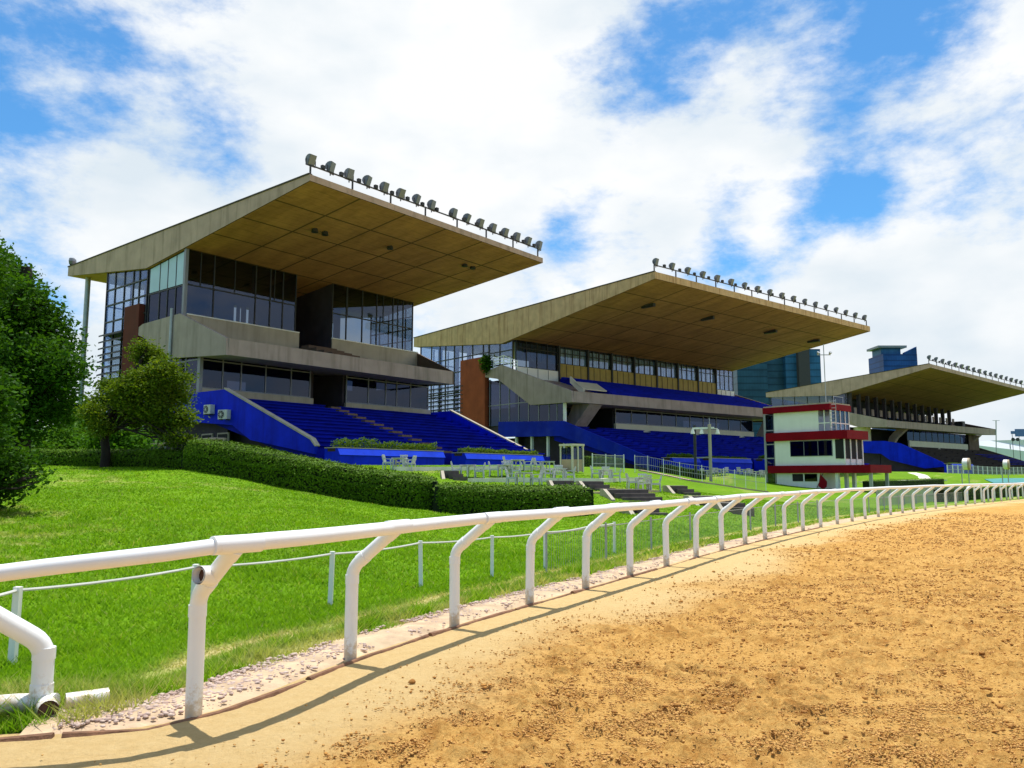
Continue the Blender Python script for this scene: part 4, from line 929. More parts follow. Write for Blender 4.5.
# ------------------------------------------------------------------ judges' tower
def tower():
    S = Stand(1450, 831, 403, 65, 'judges_tower', 'white three storey tower with crimson bands standing behind the rail')
    S.root['category'] = 'tower'; root = S.root; L = 6.1; Wd = 3.2
    def slab(b1, z0, z1, b0=-6.15, a0=-.25, a1=3.35):
        m = MB(); m.box(a0, a1, -b1, -b0, z0, z1); m.build('red_band', M['red_paint'], root)
    slab(0, 7.05, 7.55); slab(1.35, 4.65, 5.35, -5.95); slab(3.1, 1.92, 2.55, -5.85)
    rt = MB(); rt.box(-.2, 3.3, .05, 6.1, 7.55, 7.66); rt.build('roof_slab', M['concrete_sill'], root)
    u = MB(); u.box(.02, 3.1, 1.25, 5.25, 5.35, 7.05); u.build('upper_room', M['white_paint'], root)
    m = MB(); m.box(.02, .1, -.55, 5.25, 2.55, 4.65); m.box(3.0, 3.1, -.9, 5.25, 2.55, 4.65); m.box(.1, 3.0, 5.15, 5.25, 2.55, 4.65); m.box(.1, 3.0, -.9, -.8, 2.55, 3.05)
    m.box(.02, .1, -.9, -.55, 2.55, 3.05); mr = m.build('middle_room', M['white_paint'], root)
    # big window of the middle room and its corner glazing
    w = MB(); w.box(-.02, .015, .05, 3.8, 3.3, 4.6); f = w.build('window', M['alu'], root)
    w = MB()
    for y0, y1 in ((.1, 1.25), (1.33, 2.5), (2.58, 3.75)): w.box(-.035, -.022, y0, y1, 3.35, 4.55)
    w.build('pane', M['glass_dark'], f)
    w = MB(); w.box(-.03, .018, -.9, -.2, 3.08, 4.62); f = w.build('window', M['dark'], root)
    w = MB(); w.box(.12, 2.98, -.93, -.902, 3.08, 4.62); w.build('pane', M['dark'], f)
    w = MB()
    for a in (.02, 1.0, 2.0, 3.02): w.box(a-.06, a+.06, -1.0, -.935, 2.56, 4.64)
    w.box(.0, .09, -1.0, -.9, 2.56, 4.64); w.build('corner_post', M['white_paint'], root)
    # ground floor, porch posts
    m = MB(); m.box(.04, 3.1, 1.2, 5.2, -.6, 1.92); m.build('lower_room', M['white_paint'], root)
    w = MB(); w.box(.0, .035, 2.75, 3.7, 1.25, 1.85); w.build('window', M['dark'], root)
    w = MB(); w.box(.0, .035, 1.5, 2.6, 1.25, 1.85); w.build('window', M['glass_dark'], root)
    m = MB(); m.box(.03, .13, -1.6, 1.18, -.6, .55); m.build('low_wall', M['white_paint'], root)
    for a, b in ((.15, .2), (2.9, .2), (.15, 2.9), (2.9, 2.9), (1.6, .2)):
        m = MB(); m.box(a-.16 if b < 1 else a-.08, a+.16 if b < 1 else a+.08, -b-.12, -b+.12, -.6, 1.92); m.build('porch_post', M['white_paint'] if b < 1 else M['galv'], root)
    # upper balcony glazing and ladder
    window_wall_b(root, 'balcony_window', .05, -1.25, -.1, 5.35, 7.05, [-1.2, -.65, -.12], [6.0], M['glass_clear'], M['white_paint'], .08)
    window_wall_a(root, 'balcony_window', .05, 3.1, -.12, 5.35, 7.05, [.1, .8, 1.6, 2.4, 3.05], [6.0], M['glass'], M['white_paint'], .08)
    m = MB()
    for b in (-.45, .1): m.tube([(-.02, -b-.3, 5.35), (-.02, -b-.3, 7.9)], .025, 6)
    for i in range(9): m.tube([(-.02, .15, 5.5+i*.28), (-.02, -.4, 5.5+i*.28)], .018, 5)
    m.build('ladder', M['galv'], root)
    m = MB()
    for a in (1.6, 3.2): m.tube([(a, .6, 7.6), (a, .6, 8.35)], .02, 5)
    m.tube([(1.6, .6, 8.3), (3.2, .6, 8.3)], .016, 5)
    m.build('roof_railing', M['galv'], root)
    # glazed stair on the far end
    window_wall_a(root, 'stair_glazing', .2, 3.0, -6.3, -.3, 7.0, [.2, 1.6, 3.0], [1.9, 4.7], M['glass'], M['galv'], .09)
    window_wall_b(root, 'stair_glazing', .2, -6.25, -5.3, -.3, 7.0, [-6.2, -5.35], [1, 2, 3.2, 4.4, 5.6], M['glass'], M['galv'], .09)
    ms = thing('antenna_mast', 'thin mast with paired lamps rising from the white tower roof', 'mast', S.w(.9, -.9, 7.66))
    q = MB(); q.tube([(0, 0, 0), (0, 0, 5.0)], .035, 6); q.build('pole', M['galv'], ms)
    q = MB(); q.bar((-.55, 0, 4.1), (.55, 0, 4.1), .06); q.build('crossarm', M['galv'], ms)
    for x in (-.55, .45):
        q = MB(); q.tube([(x, -.05, 4.15), (x+.05, -.2, 4.3)], [.07, .14], 8); q.build('lamp', M['galv'], ms)
    fl = thing('flag', 'red cloth drooping from the low wall under the tower', 'flag', S.w(-.12, -.6, .3), S.rz)
    q = MB(); q.prism([(0, 0, .95), (0, .55, 1.55), (0, .75, .55), (0, .35, .3), (0, .05, .5)], (.05, 0, 0)); q.build('cloth', M['red_paint'], fl)
    q = MB(); q.tube([(.02, 1.2, -.2), (.02, .3, 1.6)], .025, 6); q.build('pole', M['dark_metal'], fl)
tower()

# ------------------------------------------------------------------ running rail
def pipe_path(pts, n_arc=5, r=.12):
    """round the corners of a polyline"""
    P = [np.asarray(p, float) for p in pts]; out = [P[0]]
    for i in range(1, len(P)-1):
        a = unit(P[i-1]-P[i]); b = unit(P[i+1]-P[i])
        s, e = P[i]+a*r, P[i]+b*r
        for k in range(n_arc+1):
            t = k/n_arc; out.append(s*(1-t)**2+2*P[i]*t*(1-t)+e*t*t)
    out.append(P[-1]); return out
RH, OV, BH = 1.168, .46, .80
def running_rail():
    root = thing('running_rail', 'white pipe running rail on gooseneck posts curving along the sand track', 'rail')
    idx = list(range(4, len(RB)-4)); ls = []
    for i in range(len(RB)): ls.append(RL[np.argmin(np.hypot(RC[:, 0]-RB[i, 0], RC[:, 1]-RB[i, 1]))])
    # top pipe, slightly uneven from joint to joint like the real one
    l = np.arange(1.0, RL[-1]-6, .25); p, t, n = rail_at(l)
    wob = np.interp(l, ls, [random.uniform(-.024, .024) for _ in ls]); wz = np.interp(l, ls, [random.uniform(-.014, .014) for _ in ls])
    drop = np.maximum(0, ls[4]-l)*.112
    pts = [(p[i, 0]+n[i, 0]*(OV+wob[i]), p[i, 1]+n[i, 1]*(OV+wob[i]), RH+wz[i]-drop[i]) for i in range(len(l))]
    m = MB(); kk = int(np.argmin(np.abs(l-ls[4]))); m.tube(pts[:kk+1], .050, 18); m.tube(pts[kk:], .057, 18); m.build('top_rail', M['pvc'], root, smooth=True)
    for k in idx:
        if k < 4: continue
        p, t, n = rail_at(ls[k]); p = p; n3 = np.array([n[0], n[1], 0]); t3 = np.array([t[0], t[1], 0]); P0 = np.array([p[0], p[1], -.1])
        lean = random.uniform(-.012, .02); far = np.hypot(*p) > 28
        tb = P0+np.array([0, 0, BH+.1])+n3*lean; te = np.array([p[0], p[1], RH-.03])+n3*(OV-.03)
        sg = 10 if far else 18
        q = MB(); q.tube(pipe_path([P0, tb, te], 5, .10), .056, sg)
        if not far:
            for c0, c1 in (((0, 0, BH-.06), (0, 0, BH-.14)),): q.tube([P0+np.array([0, 0, .1])+np.array(c0)+n3*lean, P0+np.array([0, 0, .1])+np.array(c1)+n3*lean], .0605, sg)
            ar = unit(te-tb); q.tube([tb+ar*.10, tb+ar*.18], .0605, sg)
            c = np.array([p[0], p[1], RH])+n3*OV; q.tube([c-t3*.17, c+t3*.17], .0605, sg); q.tube([te-ar*.08, te+ar*.02], .0615, sg)
        po = q.build('post', M['pvc'], root, smooth=True)
        if k == 4:
            s = MB(); side = unit(np.array([-.42, -.88, .12])); c = tb+ar*.24
            s.tube([c, c+side*.13], .060, 16, caps=False); s.tube([c+side*.131, c+side*.07], .048, 16, caps=False)
            s.build('open_branch', M['pvc'], po, smooth=True)
            s = MB(); s.tube([c+side*.075, c+side*.08], .049, 16); s.build('bore', M['tube_dark'], po)
running_rail()
def loose_elbow():
    P = at_z(40, 714, 0); root = thing('rail_post', 'detached white elbow post on a pipe foot lying beside the track edge', 'rail post', P)
    m = MB(); m.tube(pipe_path([(0, 0, .0), (0, 0, .46), (-.36, -.30, .80), (-.52, -.42, .80)], 5, .1), .068, 18)
    m.tube([(0, 0, .36), (0, 0, .44)], .073, 18); m.tube([(0, 0, .12), (0, 0, .2)], .073, 18)
    m.build('elbow_pipe', M['pvc'], root, smooth=True)
    m = MB(); m.tube([(-.55, -.06, .05), (-.15, -.01, .07), (.1, -.0, .07)], .066, 18); m.tube([(.14, .05, .06), (.36, .20, .06)], .062, 18); m.build('foot_pipe', M['pvc'], root, smooth=True)
    m = MB(); m.tube([(.05, -.03, .07), (.15, -.17, .07)], .064, 16, caps=False); m.build('branch_pipe', M['pvc'], root, smooth=True)
    m = MB(); m.tube([(.12, -.13, .07), (.135, -.15, .07)], .063, 16); m.build('bore', M['tube_dark'], root)
loose_elbow()
def second_rail():
    root = thing('hurdle_rail', 'thin white rail with curved hoop ends behind the far end of the running rail', 'rail')
    base = [(951.5, 505), (967, 503), (984, 502.5), (990, 501), (1003, 500)]
    l = np.arange(LS(31), LS(31)+30, 1.9); p, t, n = rail_at(l); q = [np.array([p[i, 0]-n[i, 0]*.9, p[i, 1]-n[i, 1]*.9, 0]) for i in range(len(l))]
    m = MB(); m.tube(pipe_path([q[0], q[0]+(0, 0, .95), q[1]+(0, 0, 1.02)]+[v+(0, 0, 1.02) for v in q[2:]], 5, .45), .06, 8); m.build('top_rail', M['pvc'], root, smooth=True)
    for v in q[1:]:
        m = MB(); m.tube([v-(0, 0, .1), v+(0, 0, 1.0)], .055, 8); m.build('post', M['pvc'], root, smooth=True)
second_rail()

# ------------------------------------------------------------------ light fences
def rope_fence():
    px = [(-60, 690), (12, 665), (192, 628), (330, 605), (421, 587), (492, 577), (545, 568), (590, 557), (614, 553)]
    root = thing('rope_fence', 'low white posts carrying a slack rope across the lawn behind the rail', 'fence')
    tops = []
    for i, q in enumerate(px):
        P = at_z(*q, 0); P[2] = g1(P[0], P[1]); m = MB(); ln = random.uniform(-.025, .025)
        T = P+np.array([ln, 0, .66]); m.bar(P-(0, 0, .1), T, .055); m.build('post', M['white_paint'], root); tops.append(T)
    pts = []
    for a, b in zip(tops[:-1], tops[1:]):
        for k in range(8):
            t = k/8; p = a*(1-t)+b*t; p[2] -= .16*t*(1-t)*np.linalg.norm(b-a)/3; pts.append(p-(0, 0, .03))
    pts.append(tops[-1]-(0, 0, .03)); m = MB(); m.tube(pts, .014, 6); m.build('rope', M['rope'], root)
rope_fence()
def mesh_fence(name, label, P, h, step, post_every, bar=.006, rails=(1.0,), mat=None, pmat=None, rbar=None):
    root = thing(name, label, 'fence')
    m = MB(); rl = MB(); k = 0; acc = 0
    for a, b in zip(P[:-1], P[1:]):
        L = np.linalg.norm(b-a); n = max(1, int(L/step))
        for i in range(n):
            c = a+(b-a)*i/n; m.box(c[0]-bar/2, c[0]+bar/2, c[1]-bar/2, c[1]+bar/2, c[2]+.04, c[2]+h)
        for f in rails: rl.bar(a+(0, 0, h*f), b+(0, 0, h*f), rbar or bar*2.2)
    for i in range(0, len(P), post_every):
        q = MB(); q.bar(P[i]-(0, 0, .1), P[i]+(0, 0, h+.06), max(.035, bar*3.5)); q.build('post', pmat or M['galv'], root)
    m.build('mesh', mat or M['galv'], root, fix=False); rl.build('rail_wire', mat or M['galv'], root)
    return root
l = np.arange(LS(9)-.35, LS(9)+46, 1.25); p, t, n = rail_at(l)
mesh_fence('mesh_fence', 'low dark wire mesh fence running close behind the white rail', [np.array([p[i, 0]-n[i, 0]*1.35, p[i, 1]-n[i, 1]*1.35, g1(p[i, 0]-n[i, 0]*1.35, p[i, 1]-n[i, 1]*1.35)]) for i in range(len(l))], .66, .085, 2, .0045, (.985,), M['galv'], M['galv'], .014)
l = np.arange(LS(27), LS(27)+26, 1.25); p, t, n = rail_at(l)
mesh_fence('mesh_fence', 'taller pale grey mesh fence behind the rail, right of the white tower', [np.array([p[i, 0]-n[i, 0]*3.4, p[i, 1]-n[i, 1]*3.4, g1(p[i, 0]-n[i, 0]*3.4, p[i, 1]-n[i, 1]*3.4)]) for i in range(len(l))], .95, .13, 2, .022, (.5, .985), M['galv'])
def gpl(L): return [gp(*q) for q in L]
def dense(P, step=1.6):
    out = []
    for a, b in zip(P[:-1], P[1:]):
        n = max(1, int(round(np.linalg.norm(b-a)/step)))
        for i in range(n):
            c = a+(b-a)*i/n; out.append(np.array([c[0], c[1], g1(c[0], c[1])]))
    out.append(P[-1]); return out
mesh_fence('mesh_fence', 'square white framed mesh panels standing left before the middle stand', dense(gpl([(592.5, 472.5), (606, 472.8), (624, 472.6)]), 1.4), 1.15, .16, 1, .018, (.5, .985), M['galv'], M['white_paint'])
mesh_fence('mesh_fence', 'long mesh fence stepping down the lawn toward the white tower', dense(gpl([(635, 472.6), (648, 473), (680, 480), (724, 486), (766, 491)]), 1.7), 1.15, .17, 1, .012, (.5, .985), M['galv'], M['white_paint'])
def far_fence(label, a0, a1, b, h=1.15):
    P = []
    for a in np.arange(a0, a1, 2.0):
        q = S3.w(a, b, 0); P.append(np.array([q[0], q[1], g1(q[0], q[1])]))
    mesh_fence('mesh_fence', label, P, h, .25, 1, .03, (.5, .985), M['galv'], M['white_paint'])
far_fence('pale mesh fence on white posts before the far stand', -9, 60, 5.2, 1.3)

# ------------------------------------------------------------------ hedges
def hedge(label, px, h, w, name='hedge', dens=800):
    root = thing(name, label, 'hedge', at(*px[0]))
    base = np.array(root.location[:])
    P = _cr(np.array([at(*q) for q in px]), 10); P[:, 2] = G(P[:, 0], P[:, 1])-.05
    L = np.concatenate([[0], np.cumsum(np.linalg.norm(np.diff(P, axis=0), axis=1))]); tot = L[-1]
    N = int(tot*(2*h+w)*dens); l = rng.random(N)*tot; c = np.stack([np.interp(l, L, P[:, k]) for k in range(3)], -1)
    d = np.stack([np.interp(np.minimum(l+.2, tot), L, P[:, k])-np.interp(np.maximum(l-.2, 0), L, P[:, k]) for k in range(2)], -1); d /= np.linalg.norm(d, axis=1, keepdims=True)+1e-9
    nv = np.stack([d[:, 1], -d[:, 0]], -1)
    th = np.pi*rng.random(N)*1.12-np.pi*.06; ct, st = np.cos(th), np.sin(th); ex = .62
    sx_ = np.sign(ct)*np.abs(ct)**ex; sz_ = np.sign(st)*np.abs(st)**ex
    low_ = rng.random(N) < .30                                        # the flanks below the bulge
    sx_ = np.where(low_, np.sign(ct)*(.93+.07*rng.random(N)), sx_); hz = np.where(low_, .5*rng.random(N), .5+.5*np.maximum(sz_, 0))
    gx = np.where(low_, np.sign(ct), np.sign(ct)*np.abs(ct)**1.2); gz = np.where(low_, -.25, np.maximum(st, 0)**1.2)
    side = sx_*w/2; endf = np.clip(np.minimum(l, tot-l)/.45, 0, 1)**.5
    bump_ = (fbm(l*1.1+7*sx_, hz*2.2+sx_, 4, 14)-.5)*.34; depth = rng.random(N)**1.5*.14-bump_*.8
    k = 1-depth/(w/2)*.8
    pos = np.stack([c[:, 0]+nv[:, 0]*side*k*(.55+.45*endf), c[:, 1]+nv[:, 1]*side*k*(.55+.45*endf), c[:, 2]+hz*h*(1-depth*.5/h)*(.86+.14*endf)+bump_*.3], -1)
    on = np.stack([nv[:, 0]*gx, nv[:, 1]*gx, gz], -1)*1.5
    leaves_mesh('foliage', pos-base, .075, M['leaf_hedge'], root, .8, on, .42)
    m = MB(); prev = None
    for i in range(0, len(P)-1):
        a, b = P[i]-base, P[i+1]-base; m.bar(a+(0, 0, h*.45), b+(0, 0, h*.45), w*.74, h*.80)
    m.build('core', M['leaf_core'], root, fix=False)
hedge('dark hedge along the crest of the lawn, left one behind the crooked tree', [(-60, 466, 30.5), (30, 466, 30), (100, 467, 29.6), (180, 468, 28.6), (236, 474, 27.8)], .66, 1.2)
hedge('middle clipped hedge running down the lawn below the blue stand', [(196, 469.5, 28.5), (235, 474, 27.9), (288, 487, 27.4), (351, 499, 27.2), (436, 511, 27.3)], 1.12, 1.9)
hedge('lower right clipped hedge ending beside the terraced lawn', [(436, 511, 26.6), (515, 515, 26.6), (588, 515, 27)], 1.0, 1.9)
hedge('small low hedge behind the white framed mesh panels', [(578, 471.5, 57), (600, 471.5, 60), (622, 471.5, 62)], .8, .9, dens=160)
hedge('low hedge before the left planters of the middle stand', [(664, 479, 62), (682, 479, 64), (702, 480, 66)], .8, 1.0, dens=160)
hedge('hedge beyond the tower porch at the edge of the far lawn', [(868, 488, 72), (900, 486, 80), (940, 485, 88)], .9, 1.2, dens=90)
l = LS(32)+np.array([0, 6, 12, 18, 26.]); p, t, n = rail_at(l)
def proj_px(P):
    d = np.asarray(P, float)-np.array([0, 0, CAMZ]); k = d@_F; return 512+FPX*d[0]/k, 384-FPX*(d@_U)/k
hq = []
for i in range(len(l)):
    q = np.array([p[i, 0]-n[i, 0]*3.0, p[i, 1]-n[i, 1]*3.0, 0]); a, b = proj_px(q); hq.append((a, b, q[1]))
hedge('dark hedge behind the hoop ended rail at the right', hq, 1.0, 1.2, dens=90)

# ------------------------------------------------------------------ trees
def limb(m, a, b, r0, r1, bend=.25, n=6, lift=0.):
    a = np.asarray(a, float); b = np.asarray(b, float); L = np.linalg.norm(b-a); off = rng.normal(size=3)*L*bend*.35+np.array([0, 0, lift*L])
    pts = [a*(1-t)+b*t+off*math.sin(math.pi*t)+rng.normal(size=3)*L*.015*(0 < t < 1) for t in np.linspace(0, 1, n)]
    m.tube(pts, list(np.linspace(r0, r1, n)), 7); return pts
def tree(name, label, base, joints, blobs, leafsize, density, mat, trunk_r, group=None, shell=.55, hollow=.0, fork=.3, lift=.05):
    """joints: trunk polyline (offsets from base); blobs: (offset, radius) of leaf masses"""
    root = thing(name, label, 'tree', base, 0, group)
    m = MB(); J = [np.asarray(j, float) for j in joints]
    Jd = _cr(np.array(J), 5); m.tube([tuple(v) for v in Jd], list(np.linspace(trunk_r, trunk_r*.55, len(Jd))), 10)
    allP = []
    for c, r in blobs:
        c = np.asarray(c, float); src = Jd[max(int(len(Jd)*fork), np.argmin(np.linalg.norm(Jd-c, axis=1)*1.0+np.abs(Jd[:, 2]-c[2]+r*1.4)*.8))]
        pts = limb(m, src, c, trunk_r*.42, trunk_r*.12, .25, 7, lift)
        for k in range(7):
            d = unit(rng.normal(size=3)+np.array([0, 0, .25])); limb(m, pts[random.choice((3, 4, 5))], c+d*r*.85, trunk_r*.13, trunk_r*.035, .4, 5)
        ncl = int(density*r**2); d = rng.normal(size=(ncl, 3)); d /= np.linalg.norm(d, axis=1, keepdims=True)
        rad = r*(shell+(1-shell)*rng.random(ncl)**.6)*(.75+.55*fbm(d[:, 0]*2.2+c[0]*3, d[:, 1]*2.2+d[:, 2]*2.7+c[2], 3, 23))
        cl = c+d*rad[:, None]*np.array([1, 1, .82]); cl = cl[rng.random(ncl) > hollow]
        per = 14; q = np.repeat(cl, per, 0)+rng.normal(size=(len(cl)*per, 3))*leafsize*1.7*np.array([1, 1, .55]); allP.append(q)
    m.build('trunk', M['bark'], root, smooth=True)
    leaves_mesh('crown', np.concatenate(allP), leafsize, mat, root, .55)
def from_px(lst, Y, base, jit=1.2):
    out = []
    for x, y, rp in lst:
        p = at(x, y, Y+random.uniform(-jit, jit)); out.append((p-base, rp/FPX*Y))
    return out
b = at(18, 468, 38); b[2] = g1(b[0], b[1])
tree('broad_tree', 'big dense dark green tree at the left edge beside the near stand', b, [(0, 0, -.2), (.1, 0, 1.8), (-.2, 0, 4), (0, .2, 7), (-.3, 0, 9.5)],
     from_px([(5, 288, 28), (28, 312, 26), (-20, 320, 40), (45, 332, 22), (12, 340, 34), (40, 362, 28), (62, 372, 18), (5, 385, 40), (48, 398, 26), (22, 418, 24), (62, 414, 14), (-30, 380, 45), (-15, 440, 30), (-45, 310, 35), (66, 350, 10), (-2, 268, 16), (20, 290, 12)], 38, b, 2.0), .21, 165, M['leaf_big'], .42)
b = at(104, 467, 28.6); b[2] = g1(b[0], b[1])
tree('crooked_tree', 'small crooked tree with sparse olive foliage before the near stand end wall', b, [(0, 0, -.2), (.04, 0, .5), (-.10, .1, 1.1), (.0, .1, 1.6), (.35, 0, 2.3), (.9, 0, 3.4)],
     from_px([(150, 359, 15), (163, 373, 17), (141, 385, 18), (172, 396, 18), (150, 408, 19), (124, 396, 17), (180, 418, 14), (112, 388, 11), (100, 428, 10), (166, 428, 12), (136, 420, 12), (104, 402, 12), (187, 443, 8), (92, 412, 9), (142, 347, 7), (182, 378, 7), (172, 440, 7)], 28.6, b, .8), .105, 640, M['leaf_mid'], .17, shell=.25, hollow=.12, fork=.42, lift=.26)
b = at(-75, 500, 17); b[2] = g1(b[0], b[1])
tree('leaning_tree', 'dark tree leaning in from the left, lowest leaves hanging over the lawn', b, [(0, 0, -.2), (.1, 0, 1.2), (.0, 0, 2.6), (.3, 0, 4.4)],
     from_px([(-70, 330, 60), (-130, 380, 70), (-40, 400, 45), (-90, 430, 60), (-20, 455, 30), (-5, 480, 22), (6, 490, 12), (37, 477, 8), (-30, 500, 22), (14, 462, 14), (-160, 300, 60), (-60, 270, 60), (-40, 395, 30), (-14, 430, 16)], 16, b, 1.4), .11, 420, M['leaf_big'], .24)
for (x, y, Y, rp, lab, mt) in [(118, 440, 47, 24, 'bright green bush glowing between the two left trees', 'leaf_light'), (62, 446, 50, 26, 'green bush low behind the big dark tree', 'leaf_light'), (22, 446, 47, 22, 'leafy bush at the far left edge behind the hedge', 'leaf_light'), (92, 425, 60, 22, 'distant green tree filling the gap behind the crooked trunk', 'leaf_big')]:
    b = at(x, 466, Y); b[2] = g1(b[0], b[1])
    tree('bush', lab, b, [(0, 0, -.2), (0, 0, .6), (.1, 0, 1.2)], from_px([(x, y, rp*.8), (x-rp*.6, y+4, rp*.6), (x+rp*.6, y+5, rp*.6), (x+2, y-rp*.5, rp*.5)], Y, b, .8), .24, 130, M[mt], .12)
def shrub():
    p = S2.w(-.3, -24.3, 13.4); r = thing('potted_shrub', 'dark shrub growing on the concrete cheek beside the orange end wall', 'shrub', p)
    N = 900; d = rng.normal(size=(N, 3)); d /= np.linalg.norm(d, axis=1, keepdims=True); P = d*np.cbrt(rng.random(N))[:, None]*np.array([.8, .8, 1.1])+np.array([0, 0, .9])
    leaves_mesh('foliage', P, .26, M['leaf_big'], r)
    m = MB(); m.tube([(0, 0, -.3), (.05, 0, .9)], [.08, .03], 6); m.build('stem', M['bark'], r)
shrub()

# ------------------------------------------------------------------ terraces: kerbs, steps, tables and chairs
def kerb(px, label, h=.22, w=.34, mat='kerb_white'):
    P = dense(gpl(px), 1.5); m = MB()
    for a, b in zip(P[:-1], P[1:]): m.bar(a+(0, 0, h/2-.04), b+(0, 0, h/2-.04), w, h)
    tag(m.build('terrace_kerb', M[mat]), label, 'kerb')
kerb([(395, 470.5), (450, 470.5), (545, 470.8), (566, 471.5)], 'pale kerb at the foot of the near stand planters')
kerb([(470, 482.5), (520, 481.7), (556, 482), (600, 482.3), (640, 482)], 'pale kerb crossing the terraced lawn between the table rows')
kerb([(575, 493.5), (602, 493.3), (655, 491.5)], 'worn kerb above the lowest flight of lawn steps', .1, .5, 'gravel_bed')
kerb([(640, 471), (690, 481), (730, 487), (768, 492.5)], 'brown kerb following the long mesh fence down the lawn', .12, .4, 'concrete')
kerb([(860, 482.5), (905, 481), (945, 480.5)], 'pale kerb across the lawn right of the white tower', .12, .5)
kerb([(912, 473), (925, 479)], 'pale diagonal path edge on the lawn before the far stand', .1, 1.2)
def steps(px, py, wpx, n, label):
    P = gp(px, py); Y = P[1]; w = wpx/FPX*Y; r = thing('lawn_steps', label, 'steps', P, .16)
    for i in range(n):
        m = MB(); m.box(-w/2+i*.16, w/2+i*.16, -i*.36-.02, .36-i*.36, -.3, .34-i*.14); m.build('tread', M['step_dark'], r)
    m = MB(); m.prism([(-w/2-.17, -(n-1)*.3, -.3), (-w/2-.17, .8, -.3), (-w/2-.17, .8, .36), (-w/2-.17, .3, .36), (-w/2-.17, -(n-1)*.3, -.02)], (.14, 0, 0)); m.box(-w/2-.02, w/2, .37, .62, -.15, .355); m.build('side_wall', M['concrete_sill'], r)
steps(564, 489, 20, 3, 'short dark stone steps behind the end of the right hedge')
steps(594, 489.5, 20, 4, 'dark stone steps right of the hedge, middle flight in its row')
steps(629, 498.5, 40, 4, 'widest dark stone steps on the lowest lawn terrace')
steps(680, 493.5, 16, 3, 'dark stone steps high on the lawn near the long fence')
steps(712, 505.5, 34, 3, 'dark stone steps just behind the white rail')
steps(452, 478.5, 14, 3, 'small dark steps below the left planter of the near stand')
steps(641, 514, 20, 3, 'lowest small dark steps seen under the white rail')
steps(735, 513, 22, 2, 'dark flat steps behind the rail left of the white tower')

def make_table():
    r = thing('garden_table', 'x', 'table')
    m = MB(); m.tube([(0, 0, .70), (0, 0, .735)], .48, 20); t = m.build('tabletop', M['plastic'], r, smooth=True)
    m = MB()
    for k in range(4):
        a = k*math.pi/2+math.pi/4; c, s = math.cos(a), math.sin(a); c2, s2 = math.cos(a+math.pi/2), math.sin(a+math.pi/2)
        A = np.array([c*.40, s*.40, 0]); B = np.array([c2*.40, s2*.40, 0])
        for i in range(6):
            f0, f1 = i/6, (i+1)/6; hgt = .58+.07*math.sin(math.pi*(f0+f1)/2); p, q = A*(1-f0)+B*f0, A*(1-f1)+B*f1
            m.bar(p+(0, 0, (hgt+.70)/2), q+(0, 0, (hgt+.70)/2), .025, .70-hgt)
    m.build('apron', M['plastic'], r)
    for k in range(4):
        a = k*math.pi/2+math.pi/4; m = MB(); c, s = math.cos(a), math.sin(a); m.tube([(c*.46, s*.46, 0), (c*.40, s*.40, .70)], [.03, .05], 7); m.build('leg', M['plastic'], r)
    return r
def make_chair():
    r = thing('garden_chair', 'x', 'chair')
    m = MB(); m.box(-.24, .24, -.23, .23, .41, .445); m.build('seat', M['plastic'], r)
    m = MB()
    for i in range(5): x = -.19+i*.095; m.bar((x, .22, .44), (x*1.08, .33, .84), .075, .02)
    m.bar((-.25, .33, .86), (.25, .33, .86), .03, .09); m.build('backrest', M['plastic'], r)
    for x in (-.25, .25):
        for y in (-.22, .24): m = MB(); m.tube([(x*1.08, y*1.1, 0), (x, y, .44 if y > 0 else .62)], [.03, .045], 6); m.build('leg', M['plastic'], r)
        m = MB(); m.bar((x*1.08, -.24, .63), (x*1.08, .30, .66), .055, .035); m.bar((x, -.2, .42), (x, .26, .42), .03, .1); m.build('armrest', M['plastic'], r)
    return r
T0, C0 = make_table(), make_chair(); fresh = {'t': True, 'c': True}
def put(kind, P, rz, label):
    src = T0 if kind == 't' else C0
    o = src if fresh[kind] else copy_tree(src); fresh[kind] = False
    o.scale = (.82, .82, .82); o.location = (float(P[0]), float(P[1]), g1(P[0], P[1])-.01); o.rotation_euler = (0, 0, rz); o['label'] = label
    o['group'] = 'white plastic garden tables' if kind == 't' else 'white plastic garden chairs'
spots = [((399, 470), 'against the left blue planter', 3), ((468, 477.5), 'beside the small steps above the hedge', 2), ((505, 477), 'in the middle of the upper lawn terrace', 3), ((518, 470.5), 'against the right blue planter', 2),
         ((559, 481), 'above the steps at the end of the hedge', 4), ((606, 481), 'above the middle flight of lawn steps', 4), ((644, 490.5), 'on the terrace above the widest steps', 4), ((524, 486), 'close behind the right hedge', 2),
         ((548, 472), 'at the right cheek of the near stand', 1)]
TP = []
for (px, py), where, nc in spots:
    P = gp(px, py); put('t', P, random.uniform(0, 1.5), 'white plastic table '+where)
    names = ['left', 'right', 'far', 'near']; offs = [(-.52, -.05, math.pi/2), (.52, .0, -math.pi/2), (.05, .55, 0), (-.05, -.56, math.pi)]
    for k in range(nc):
        ox, oy, rz = offs[k]; put('c', P+np.array([ox, oy, 0]), rz+random.uniform(-.35, .35), 'white plastic %s armchair at table %s' % (names[k], where))
for k, (px, where) in enumerate([(680, 'left pair'), (692, 'second pair from left'), (723, 'first pair right of the lamp posts'), (733, 'middle pair right of the lamp posts'), (744, 'last pair beside the tower')]):
    P = S2.w(3.0+k*2.1+(1.4 if k > 1 else 0), 3.0, 0)
    put('t', P, .4, 'white plastic table before the middle stand planters, '+where)
    for s in (-1, 1): put('c', P+S2.u*.55*s, S2.rz-s*math.pi/2, 'white plastic %s armchair, %s, before middle stand' % ('left' if s < 0 else 'right', where))

